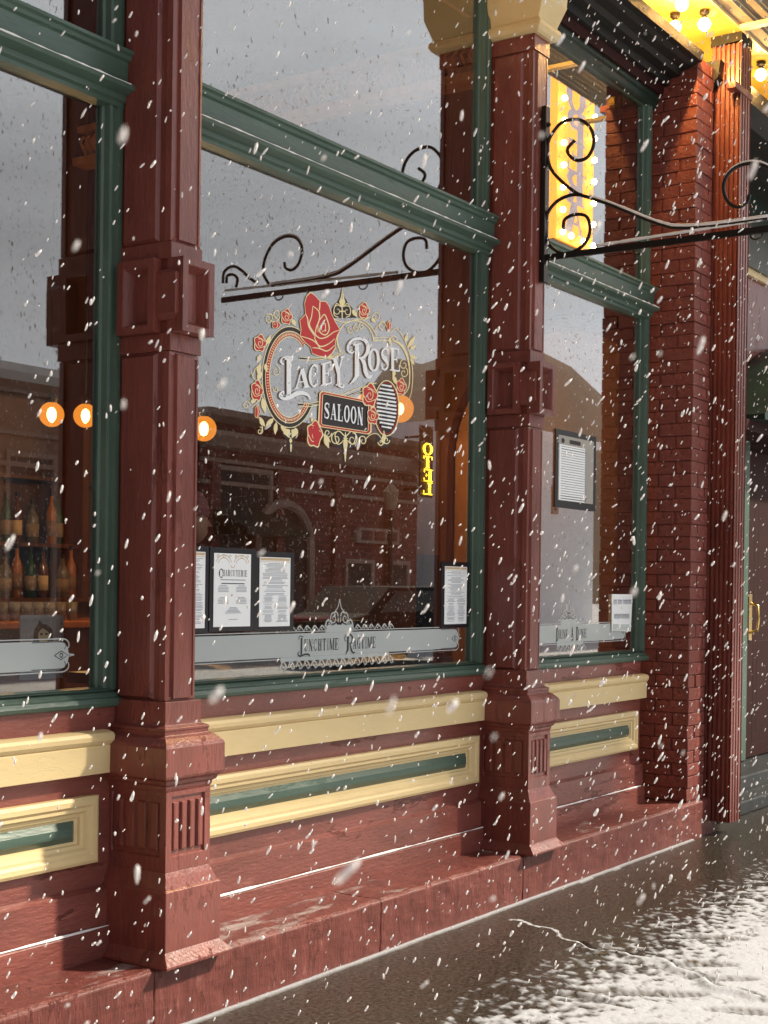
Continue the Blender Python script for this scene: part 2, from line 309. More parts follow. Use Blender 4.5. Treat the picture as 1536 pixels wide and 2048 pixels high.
# hill beyond the town
HM = paint('brown_winter_hillside', (.085, .066, .045), .95, .4, (.3, .3, .3), .4, 0, .004, (1, 1, 1), .3)
hv = []; hf = []; NA, NR = 60, 12
for i in range(NA):
    az = R(-36 + 70 * i / (NA - 1)); pk = 250 * (.172 + .02 * math.sin(i * .35) + .012 * math.sin(i * .9 + 1)) * min(1, .35 + (i + .3) / 5)
    for j in range(NR):
        rr_ = 150 + 170 * j / (NR - 1); hv.append((rr_ * math.cos(az), -rr_ * math.sin(-az), pk * math.sin(min(1, j / (NR - 3)) * PI / 2) + random.uniform(-1, 1)))
for i in range(NA - 1):
    for j in range(NR - 1): a = i * NR + j; hf.append((a, a + NR, a + NR + 1, a + 1))
tag(MB().add(hv, hf).build('hillside', HM, smooth=True), kind='structure')
# ------------------------------------------------------------------ the saloon front
SB = thing('saloon_building', 'oxblood red saloon front with green window frames, cream panels and big panes', 'building', (5.9, 3.6, 0))
def P(mb, name, mat, parent=0, **k): return mb.build(name, mat, SB if parent == 0 else parent, **k)
BAYS = [(1.0, 3.618), (3.77, 6.158), (6.32, 8.15)]
# plinth with a sloped top, in four lengths with a joint at each pillar
for a, bx in ((1.0, 3.52), (3.522, 4.86), (4.862, 6.08), (6.082, 8.62)):
    pr = [(3.272, -.05), (3.6, -.05), (3.6, .222), (3.56, .222), (3.285, .222), (3.268, .212)]
    o = P(MB().prismx(pr, a, bx), 'plinth_stone', M['plinth'], bevel=.006)
    sb = o.modifiers.new('sub', 'SUBSURF'); sb.subdivision_type = 'SIMPLE'; sb.levels = 5; sb.render_levels = 5
    tx = bpy.data.textures.get('rough') or bpy.data.textures.new('rough', 'CLOUDS'); tx.noise_scale = .09; tx.noise_depth = 3
    dm = o.modifiers.new('wear', 'DISPLACE'); dm.texture = tx; dm.strength = .014; dm.mid_level = .5; dm.texture_coords = 'GLOBAL'
for (a, bx) in BAYS:
    lo, hi = a - .12, bx + (.12 if bx < 8 else -.11)
    P(MB().box(lo, hi, 3.545, 3.60, .21, 1.085), 'spandrel_wall', M['redh'])
    P(MB().prismx([(3.55, .21), (3.508, .21), (3.508, .318), (3.516, .326), (3.55, .326)], lo, hi), 'skirting_board', M['redh'])
    P(MB().prismx([(3.55, .327), (3.522, .327), (3.522, .452), (3.55, .468)], lo, hi), 'skirting_board', M['redh'])
    tag(MB().tube([(x, 3.512, .328) for x in np.linspace(max(a, lo) + .04, min(bx, hi) - .05, 60)], [max(.0006, .0026 + .0026 * math.sin(i * .37 + a) * math.sin(i * .13) + .0016 * random.random()) for i in range(60)], 6).build('ledge_snow', M['snow']), kind='stuff')
    x0f = {1.0: .9, 3.77: 3.79, 6.32: 6.42}[a]; x1f = {3.618: 3.502, 6.158: 6.072, 8.15: 7.955}[bx]
    if a == 6.32: x0f = 6.50
    if a == 3.77: x0f = 3.93
    fr = [(0, -.002), (0, .028), (.012, .034), (.03, .034), (.04, .026), (.052, .026), (.06, .016), (.072, .013), (.076, .004), (.09, .003), (.09, -.004)]
    sp = empty('spandrel_panel', SB)
    O = (x0f, 3.545, .552); Ww, Hh = x1f - x0f, .228
    P(MB().frame(O, X, Z, -Y, Ww, Hh, fr, cap=False, m=(1, 1, .92, .92)), 'panel_moulding', M['cream'], sp)
    ins = [(0, 0), (0, .004), (.022, .022), (.03, .023)]
    P(MB().frame((x0f + .092, 3.546, .552 + .078), X, Z, -Y, Ww - .184, Hh - .156, ins), 'raised_insert', M['greenh'], sp)
    # cream belt course
    xe = {3.618: 3.55, 6.158: 6.10, 8.15: 8.045}[bx]
    xs = {1.0: .9, 3.77: 3.82, 6.32: 6.40}[a]
    P(MB().prismx([(3.55, .853), (3.505, .853), (3.503, .948), (3.508, .950), (3.50, .954), (3.492, .966), (3.49, .982), (3.498, .992), (3.52, .998), (3.55, .999)], xs, xe), 'belt_course', M['cream'], bevel=.003)
    # lower and upper windows
    zt = 4.43
    for (z0, z1, nm) in ((1.14, 3.15, 0), (3.334, zt, 1)):
        wf = empty('window', SB)
        jp = [(0, -.03), (0, .012), (.006, .020), (.026, .020), (.031, .012), (.050, .012), (.056, .019), (.068, .016), (.074, -.004), (.084, -.008), (.084, -.035)]
        P(MB().frame((a - .004, 3.572, z0 - .01), X, Z, -Y, bx - a + .008 - (.03 if bx > 8 else 0), z1 - z0 + .02, jp, cap=False, m=(1, 1, .12, .12)), 'window_frame', M['green'], wf)
        P(MB().box(a + .07, bx - (.105 if bx > 8 else .075), 3.589, 3.5912, z0 - .005, z1 + .005), 'pane', M['glass'], wf)
    P(MB().prismx([(3.6, 1.07), (3.545, 1.072), (3.528, 1.078), (3.522, 1.090), (3.528, 1.104), (3.542, 1.109), (3.543, 1.113), (3.552, 1.122), (3.566, 1.126), (3.568, 1.134), (3.588, 1.141), (3.6, 1.141)], a - .01, bx + (.01 if bx < 8 else -.03)), 'window_sill', M['greenh'])
    tb = P(MB().prismx([(3.6, 3.336), (3.512, 3.336), (3.498, 3.330), (3.497, 3.318), (3.508, 3.312), (3.512, 3.300), (3.524, 3.294), (3.526, 3.228), (3.506, 3.220), (3.492, 3.212), (3.488, 3.202), (3.494, 3.194), (3.515, 3.186), (3.532, 3.182), (3.534, 3.164), (3.548, 3.158), (3.55, 3.144), (3.6, 3.140)], a - .01, bx + (.01 if bx < 8 else -.03)), 'transom_bar', M['greenh'])
    xs_ = np.linspace(a + .01, bx - .03, 70)
    tag(MB().tube([(x, 3.491, 3.2095 + .001 * random.random()) for x in xs_], [.0012 + .0035 * random.random() ** 2 for _ in xs_], 6).build('transom_snow', M['snow']), kind='stuff')  # thin white bead standing in for the bright highlight along the ridge
    P(MB().prismx([(3.6, zt), (3.555, zt), (3.545, zt + .01), (3.545, zt + .04), (3.53, zt + .05), (3.53, zt + .075), (3.6, zt + .075)], a - .02, bx + .02), 'window_head', M['dkgreen'])
    P(MB().prismx([(3.6, zt + .0751), (3.51, zt + .0751), (3.50, zt + .13), (3.6, zt + .13)], a - .02, bx + .02), 'head_fillet', M['dkred'])
P(MB().prismx([(3.6, 4.561), (3.47, 4.561), (3.46, 4.60), (3.40, 4.605), (3.385, 4.635), (3.33, 4.645), (3.30, 4.66), (3.262, 4.665), (3.255, 4.70), (3.25, 4.72), (3.95, 4.72), (3.95, 4.56)], 1.0, 8.168), 'cornice', M['cornice'])
P(MB().prismx([(3.6, 4.561), (3.33, 4.561), (3.30, 4.62), (3.262, 4.66), (3.255, 4.725), (3.25, 4.76), (3.95, 4.76), (3.95, 4.56)], 8.432, 14), 'cornice', M['cornice'])
P(MB().box(1.0, 7.0, 3.20, 4.2, 4.73, 7.4), 'upper_wall', M['redh'])
P(MB().box(8.44, 14, 3.9, 4.0, 4.61, 7.4), 'upper_wall', M['yellow'])
# ------------------------------------------------------------------ pillars
def pillar(c, cap_dx=0):
    p = empty('pillar', SB)
    # everything is built around the pillar's own centre line
    def box(hw, yf, z0, z1, yb=3.58): return (c - hw, c + hw, yf, yb, z0, z1)
    P(MB().stack([(c - .17, c + .17, 3.215, 3.56, .222), (c - .168, c + .168, 3.215, 3.56, .232), (c - .145, c + .145, 3.245, 3.56, .262), (c - .14, c + .14, 3.25, 3.56, .27), (c - .14, c + .14, 3.25, 3.56, .452),
                  (c - .14, c + .14, 3.25, 3.56, .470), (c - .132, c + .132, 3.258, 3.56, .476), (c - .118, c + .118, 3.272, 3.56, .512), (c - .112, c + .112, 3.28, 3.56, .53)]), 'pillar_base', M['red'], p, bevel=.003)
    d = MB(); zf0, zf1 = .53, .80
    d.box(c - .104, c + .104, 3.288, 3.56, zf0, zf1)
    P(d, 'die', M['red'], p)
    for (O, U, Nn, wd) in (((c - .112, 3.287, zf0), X, -Y, .224), ((c - .103, 3.56, zf0), -Y, -X, .28)):
        mb = MB(); mb.frame(O, U, Z, Nn, wd, zf1 - zf0, [(0, 0), (0, .008), (.028, .008), (.031, .001)], cap=False, m=(1, 1, 1.7, .6))
        n = 4; x0 = .036; gap = .013; ww = (wd - 2 * x0 - gap * (n - 1)) / n
        for k in range(n):
            Ok = Vector(O) + Vector(U) * (x0 + k * (ww + gap)) + Z * .068
            mb.frame(Ok, U, Z, Nn, ww, zf1 - zf0 - .105, [(0, 0), (.003, .008), (.007, .009)])
        P(mb, 'fluted_panel', M['red'], p)
    P(MB().stack([(c - .114, c + .114, 3.282, 3.56, .800), (c - .118, c + .118, 3.276, 3.56, .812), (c - .118, c + .118, 3.276, 3.56, .820), (c - .128, c + .128, 3.266, 3.56, .826), (c - .132, c + .132, 3.262, 3.56, .838), (c - .148, c + .148, 3.25, 3.56, .848),
                  (c - .15, c + .15, 3.247, 3.56, .856), (c - .15, c + .15, 3.247, 3.56, .950), (c - .146, c + .146, 3.251, 3.56, .960), (c - .138, c + .138, 3.259, 3.56, .968), (c - .128, c + .128, 3.272, 3.56, .980), (c - .112, c + .112, 3.288, 3.56, .988),
                  (c - .110, c + .110, 3.29, 3.56, 1.000), (c - .113, c + .113, 3.287, 3.56, 1.004), (c - .113, c + .113, 3.287, 3.56, 1.012), (c - .094, c + .094, 3.306, 3.56, 1.020), (c - .090, c + .090, 3.308, 3.575, 1.03), (c - .090, c + .090, 3.308, 3.575, 1.10)]), 'pedestal_cap', M['red'], p, bevel=.002)
    for z0, z1 in ((1.10, 2.29), (2.66, 4.12)):
        P(MB().box(c - .070, c + .070, 3.328, 3.60, z0, z1), 'shaft', M['red'], p)
        P(MB().frame((c - .077 + .03, 3.329, z0 + .004), X, Z, -Y, .094, z1 - z0 - .008, [(0, 0), (.006, .012), (.03, .012)]), 'raised_panel', M['red'], p)
        P(MB().frame((c - .069, 3.545, z0 + .004), -Y, Z, -X, .165, z1 - z0 - .008, [(0, 0), (.010, .014), (.03, .014)]), 'raised_panel', M['red'], p)
        P(MB().frame((c - .078, 3.330, z0), X, Z, -Y, .156, z1 - z0, [(0, -.02), (.003, .004), (.014, .006), (.018, .0)], cap=False), 'edge_bead', M['red'], p)
    P(MB().box(c - .066, c + .066, 3.332, 3.58, 2.291, 2.66), 'shaft_collar', M['red'], p, bevel=.003)
    bl = MB()
    rc = [(0, -.07), (0, 0), (.026, 0), (.030, -.004), (.046, -.034), (.049, -.040)]
    bl.frame((c - .08, 3.262, 2.352), X, Z, -Y, .16, .25, rc, m=(1, 1, .9, .9))
    for za, zb_ in ((2.291, 2.352), (2.602, 2.66)): P(MB().box(c - .079, c + .079, 3.318, 3.58, za, zb_), 'shaft_collar', M['red'], p, bevel=.003)
    P(bl, 'block_front', M['red'], p)
    P(MB().frame((c - .112, 3.535, 2.352), -Y, Z, -X, .168, .25, rc, m=(1, 1, .9, .9)), 'block_side', M['red'], p)
    P(MB().frame((c + .112, 3.367, 2.352), Y, Z, X, .168, .25, rc, m=(1, 1, .9, .9)), 'block_side', M['red'], p)
    for sg_ in (-1, 1):
        xa, xb = sorted((c + sg_ * .099, c + sg_ * .064))
        P(MB().stack([(xa + .012, xb - .002, 3.30, 3.375, 2.392), (xa, xb, 3.279, 3.375, 2.412), (xa, xb, 3.279, 3.375, 2.548), (xa + .010, xb - .002, 3.296, 3.375, 2.562)]), 'block_corner', M['red'], p, bevel=.002)
    P(MB().stack([(c - .078, c + .078, 3.318, 3.58, 4.12), (c - .078, c + .078, 3.318, 3.58, 4.20)]), 'neck', M['red'], p)
    P(MB().stack([(c - .09, c + .09, 3.30, 3.58, 4.195), (c - .105, c + .105, 3.285, 3.58, 4.205), (c - .115, c + .115, 3.27, 3.58, 4.225), (c - .112, c + .112, 3.272, 3.58, 4.248), (c - .098, c + .098, 3.287, 3.58, 4.258), (c - .10, c + .10, 3.285, 3.58, 4.27), (c - .125, c + .125, 3.25, 3.58, 4.36), (c - .13, c + .13, 3.24, 3.58, 4.56)]), 'capital', M['cream'], p, bevel=.004)
    return p
pillar(3.69)
pillar(6.245)
# ------------------------------------------------------------------ brick pier
bp_ = empty('brick_pier', SB)
P(MB().box(8.178, 8.424, 3.298, 3.62, .2, 4.71), 'pier_core', M['mortar'], bp_)
cz = .076; nz_ = 59; z0 = .232
def brickmesh(name, sx, sy, sz, v=0):
    mb = MB().box(0, sx, 0, sy, 0, sz)
    me = bpy.data.meshes.new(name); me.from_pydata([(x + random.uniform(-.002, .002), y + random.uniform(-.002, .002), z_ + random.uniform(-.0015, .0015)) for x, y, z_ in mb.v], [], mb.f); me.materials.append(M['brick'])
    return me
BMS = {k: [brickmesh('brick', *k) for _ in range(3)] for k in ((.10, .21, cz - .005), (.10, .10, cz - .005), (.21, .10, cz - .005), (.045, .10, cz - .005), (.15, .10, cz - .005))}
def brick(k, x, y, z_):
    o = bpy.data.objects.new('brick', random.choice(BMS[k])); C.objects.link(o); o.parent = bp_
    o.location = Vector((x + random.uniform(-.003, .003), y + random.uniform(-.003, .003), z_)) - SB.location
    md = o.modifiers.new('bevel', 'BEVEL'); md.width = .004; md.segments = 2
for i in range(nz_):
    z_ = z0 + i * cz; h = cz - .005
    if i % 2: brick((.10, .21, h), 8.17, 3.29, z_); brick((.10, .10, h), 8.17, 3.51, z_); brick((.15, .10, h), 8.28, 3.29, z_)
    else: brick((.21, .10, h), 8.17, 3.29, z_); brick((.10, .21, h), 8.17, 3.40, z_); brick((.045, .10, h), 8.39, 3.29, z_)
# ------------------------------------------------------------------ wrought iron bracket on the second pillar
def smooth_pts(p, n=6):
    out = []
    for i in range(len(p) - 1):
        p0, p1, p2, p3 = [np.array(p[max(0, min(len(p) - 1, j))], float) for j in (i - 1, i, i + 1, i + 2)]
        for k in range(n):
            t_ = k / n; out.append(tuple(.5 * ((2 * p1) + (-p0 + p2) * t_ + (2 * p0 - 5 * p1 + 4 * p2 - p3) * t_ ** 2 + (-p0 + 3 * p1 - 3 * p2 + p3) * t_ ** 3)))
    return out + [tuple(p[-1])]
BK = thing('sign_bracket', 'black wrought iron scroll bracket reaching out from the second red pillar', 'bracket', (6.26, 3.31, 3.0))
up_ = [(3.141, 3.671), (3.178, 3.639), (3.173, 3.608), (3.131, 3.572), (3.074, 3.578), (3.042, 3.632), (3.051, 3.70), (3.093, 3.752), (3.151, 3.773), (3.218, 3.766), (3.276, 3.707), (3.29, 3.642), (3.274, 3.564), (3.222, 3.495), (3.129, 3.415), (3.062, 3.383), (2.94, 3.329), (2.757, 3.236), (2.663, 3.195), (2.609, 3.180), (2.459, 3.167), (2.18, 3.166)]
lw_ = [(3.197, 3.248), (3.189, 3.295), (3.135, 3.311), (3.075, 3.295), (3.054, 3.234), (3.072, 3.176), (3.121, 3.139), (3.191, 3.128), (3.25, 3.16), (3.285, 3.21), (3.295, 3.287), (3.279, 3.345), (3.229, 3.391), (3.162, 3.408), (3.10, 3.402)]
bg_ = [(2.113, 3.33), (2.117, 3.29), (2.168, 3.252), (2.229, 3.257), (2.27, 3.30), (2.262, 3.37), (2.217, 3.417), (2.135, 3.438), (2.053, 3.433), (2.002, 3.383), (1.992, 3.32), (2.014, 3.253), (2.088, 3.189)]
bg2_ = [(2.268, 3.285), (2.278, 3.252), (2.321, 3.237), (2.365, 3.264), (2.388, 3.323), (2.378, 3.378), (2.331, 3.417), (2.259, 3.425), (2.183, 3.394), (2.13, 3.32), (2.12, 3.24), (2.16, 3.178)]
sm_ = [(1.922, 3.182), (1.933, 3.23), (1.899, 3.258), (1.857, 3.254), (1.852, 3.214)]
sm2_ = [(1.826, 3.217), (1.835, 3.281), (1.898, 3.305), (1.962, 3.275), (2.015, 3.229), (2.077, 3.19)]
P(MB().box(6.238, 6.282, 3.288, 3.315, 3.0, 3.86), 'back_plate', M['iron'], BK, bevel=.003)
P(MB().box(6.252, 6.268, 1.82, 3.30, 3.105, 3.135), 'arm', M['iron'], BK)
arm = BK.children[-1]
for k, v in enumerate(arm.data.vertices): v.co.z += (3.31 - v.co.y) * .022 + .0
for nm, pts in (('scroll', up_), ('scroll', lw_), ('scroll', bg2_), ('scroll', sm_), ('scroll', sm2_)):
    P(MB().tube([(6.26, y, z_) for y, z_ in smooth_pts(pts)], .0085, 8), nm, M['iron'], BK, smooth=True)
for y in (2.261, 2.829):
    P(MB().tube([(6.26, y + .028 * math.cos(a) - .028, 3.118 + .022 * math.sin(a) - .016) for a in np.linspace(0, -PI * 1.2, 9)], .004, 6), 'hook', M['iron'], BK, smooth=True)
for zz in (3.1, 3.77): P(MB().sphere((6.26, 3.285, zz), .012, 8, 6), 'bolt', M['iron'], BK)
def ridge(pts, r, name):
    tag(MB().tube(pts, r, 6).build(name, M['snow'], smooth=True), kind='stuff')
ridge([(6.26, y, 3.139 + (3.31 - y) * .022 + .002) for y in np.linspace(3.02, 1.84, 60)], [.006 + .003 * random.random() for _ in range(60)], 'bracket_snow')
sp_ = smooth_pts(up_[15:])
ridge([(6.26, y, z_ + .010) for y, z_ in sp_], [.005 + .0045 * i / len(sp_) + .002 * random.random() for i in range(len(sp_))], 'bracket_snow')
sp_ = [q for q in smooth_pts(bg2_[4:10])]
ridge([(6.26, y, z_ + .009) for y, z_ in sp_], [.006] * len(sp_), 'bracket_snow')
# ------------------------------------------------------------------ neighbouring entrance on the right
NB = thing('neighbouring_building', 'red and yellow building entrance with fluted pilaster at the right edge', 'building', (10, 3.9, 0))
pr = [(8.505, 3.33)]
for k in range(6):
    y = 3.32 - k * .03; pr += [(8.505, y), (8.505, y - .012), (8.519, y - .016), (8.519, y - .026)]
pr += [(8.505, 3.15)]
for k in range(4):
    x = 8.505 + k * .045; pr += [(x, 3.145), (x + .024, 3.145), (x + .028, 3.158), (x + .041, 3.158)]
pr += [(8.685, 3.145), (8.685, 3.33)]
pl = empty('pilaster', NB)
P(MB().prismz(pr[::-1], .075, 4.87), 'shaft', M['red'], pl)
P(MB().box(8.40, 8.70, 3.138, 3.20, 4.56, 4.60), 'strap', M['red'], pl, bevel=.003)
P(MB().prismx([(3.14, 4.88), (3.34, 4.871), (3.34, 4.934), (3.14, 4.934)], 8.50, 8.69), 'pilaster_head', M['cornice'], pl)
P(MB().box(7.02, 15, 3.14, 3.899, 4.935, 4.99), 'soffit', M['yellow'], NB)
P(MB().box(7.02, 15, 3.122, 3.139, 4.925, 5.0), 'soffit_edge', M['cream'], NB, bevel=.004)
for k in range(9):
    P(MB().box(7.02, 15, 3.122 - (k + 1) * .085 + .004, 3.122 - k * .085, 4.945 + k * .03, 4.97 + k * .03), 'plank', M['planks'], NB)
for x in np.arange(8.4, 15, 1.1): P(MB().box(x, x + .05, 2.45, 3.12, 4.91, 4.935), 'bracket_block', M['cream'], NB)
P(MB().box(8.44, 8.9, 3.62, 3.9, 0, 4.93), 'return_wall', M['red'], NB)
P(MB().box(8.9, 15, 3.92, 4.0, 2.7, 4.0), 'entrance_wall', M['red'], NB)
P(MB().box(8.9, 15, 3.86, 3.919, 4.0, 4.6), 'entrance_beam', M['dkgreen'], NB)
P(MB().frame((10.45, 3.919, 3.95), X, Z, -Y, .8, .62, [(0, 0), (0, .03), (.05, .035), (.07, .02), (.1, .02), (.11, .005)]), 'notice_frame', M['cream'], NB)
# arched canopy hood
hd = [(x, 2.78 + .72 * math.sin(PI * (x - 10.05) / 3.2)) for x in np.linspace(10.05, 13.25, 24)]
P(MB().prismy(hd + [(13.25, 2.74), (10.05, 2.74)], 3.5, 3.9), 'canopy_hood', M['dkgreen'], NB)
P(MB().box(9.95, 15, 3.6, 3.9, 2.66, 2.74), 'hood_rail', M['dkred'], NB)
P(MB().box(8.9, 15, 3.95, 4.05, .18, 2.7), 'door_backing', M['dkred'], NB)
P(MB().prismz([(10.62, 3.95), (10.62, 3.88), (10.65, 3.86), (10.76, 3.86), (10.79, 3.88), (10.79, 3.95)][::-1], .2, 2.66), 'door_jamb', M['green'], NB)
dr = empty('door', NB)
P(MB().box(10.82, 11.9, 3.90, 3.945, .2, 2.6), 'door_leaf', M['dkred'], dr)
for zz in (.3, 1.4): P(MB().frame((11.0, 3.899, zz), X, Z, -Y, .8, .9, [(0, 0), (.02, -.02), (.06, -.02), (.09, 0)]), 'door_panel', M['dkred'], dr)
P(MB().box(10.86, 10.93, 3.885, 3.90, 1.12, 1.48), 'handle_plate', M['brass'], dr, bevel=.003)
P(MB().tube([(10.895, 3.885, 1.18), (10.895, 3.83, 1.20), (10.895, 3.82, 1.3), (10.895, 3.83, 1.39), (10.895, 3.885, 1.41)], .011, 8), 'door_handle', M['brass'], dr, smooth=True)
P(MB().box(8.9, 15, 3.55, 3.95, .0, .19), 'door_step', M['stone'], NB, bevel=.01)
P(MB().box(8.9, 15, 3.36, 3.55, .0, .09), 'door_step', M['stone'], NB, bevel=.01)
# bulbs
BP = []
def soffit_bulb(x, y, first=False, lab='', z_=4.932, en=22):
    b_ = thing('ceiling_bulb', lab, 'bulb', (x, y, z_), 'lit round bulbs under the yellow soffit')
    P(MB().lathe([(.03, 0), (.03, -.02), (.016, -.03), (.016, -.045)], (x, y, z_), 12), 'socket', M['cap'], b_)
    P(MB().sphere((x, y, z_ - .082), .038, 16, 10), 'globe', M['bulb'], b_, smooth=True)
    ld = bpy.data.lights.new('bulb_light', 'POINT'); ld.energy = en; ld.color = (1, .55, .16); ld.shadow_soft_size = .008
    lo = bpy.data.objects.new('bulb_light', ld); C.objects.link(lo); lo.parent = b_; lo.location = (0, 0, -.126)
soffit_bulb(7.735, 3.216, lab='lit round bulb nearest the cream capital, cut by the top edge of the photo')
soffit_bulb(8.08, 3.216, lab='brightest lit bulb under the yellow soffit, just above the brick pier top')
soffit_bulb(8.03, 3.38, lab='lit bulb set deeper under the yellow soffit, left of the brightest bulb')
soffit_bulb(9.06, 3.216, lab='lit bulb to the right of the fluted red pilaster')
soffit_bulb(10.2, 3.216, lab='lit bulb along the soffit just beyond the right edge')
soffit_bulb(4.9, 3.05, lab='lit bulb above the middle window, over the top edge', z_=4.72, en=9)
# gutter
DP = MB().box(8.445, 8.49, 3.36, 3.5, .0, 4.7)
P(DP, 'joint_strip', M['cornice'], NB)
# ------------------------------------------------------------------ decal drawing kit
H = [0.0008875610388797543, 4.1302096200727945e-06, 3.0918758397846777, -0.0005295276307273333, -0.0015977943587381915, 3.3471479670021997, -0.0003673559479155385, -6.457592727007527e-06]
def pane(u, v):      # survey grid of the shop window (drawing units) -> metres on the glass
    d_ = H[6] * u + H[7] * v + 1; return ((H[0] * u + H[1] * v + H[2]) / d_, (H[3] * u + H[4] * v + H[5]) / d_)
class Art:
    """flat vinyl shapes laid one over the other just inside the face of the glass"""
    def __init__(s, tf, y0=3.5888, step=.000015): s.tf = tf; s.y = y0; s.st = step; s.layers = {}
    def poly(s, key, pts):
        mb = s.layers.setdefault(key, MB()); s.y -= s.st
        vs = [(x, s.y, z_) for x, z_ in (s.tf(*p) for p in pts)]; mb.add(vs, [tuple(range(len(vs)))[::-1]])
    def rib(s, key, pts, wd, sm=0):
        if sm: pts = smooth_pts(pts, sm)
        n = len(pts); L_ = []; R_ = []
        for i, p in enumerate(pts):
            a = np.array(pts[max(i - 1, 0)], float); b_ = np.array(pts[min(i + 1, n - 1)], float); t_ = b_ - a; l_ = np.hypot(*t_) or 1; nrm = np.array([-t_[1], t_[0]]) / l_
            w_ = wd if np.isscalar(wd) else np.interp(i / max(n - 1, 1), np.linspace(0, 1, len(wd)), wd)
            L_.append(np.array(p) + nrm * w_ / 2); R_.append(np.array(p) - nrm * w_ / 2)
        mb = s.layers.setdefault(key, MB()); s.y -= s.st
        vs = [(x, s.y, z_) for x, z_ in (s.tf(*p) for p in L_ + R_)]; mb.add(vs, [(i, i + 1, n + i + 1, n + i) for i in range(n - 1)])
    def ell(s, cx, cy, rx, ry, a0=0, a1=360, n=60): return [(cx + rx * math.cos(R(a)), cy + ry * math.sin(R(a))) for a in np.linspace(a0, a1, n)]
    def spiral(s, key, cx, cy, r0, a0, turns, wd, sgn=1, asp=1.0):
        s.rib(key, [(cx + r0 * (1 - .8 * k / 23) * math.cos(R(a0) + sgn * turns * 2 * PI * k / 23), cy + asp * r0 * (1 - .8 * k / 23) * math.sin(R(a0) + sgn * turns * 2 * PI * k / 23)) for k in range(24)], [wd, wd, wd * .7])
    def build(s, parent, names):
        for k, mb in s.layers.items(): P(mb, names.get(k[0] if isinstance(k, tuple) else k, k[0] if isinstance(k, tuple) and len(k) > 2 else 'print'), M[k[1] if isinstance(k, tuple) else k], parent)
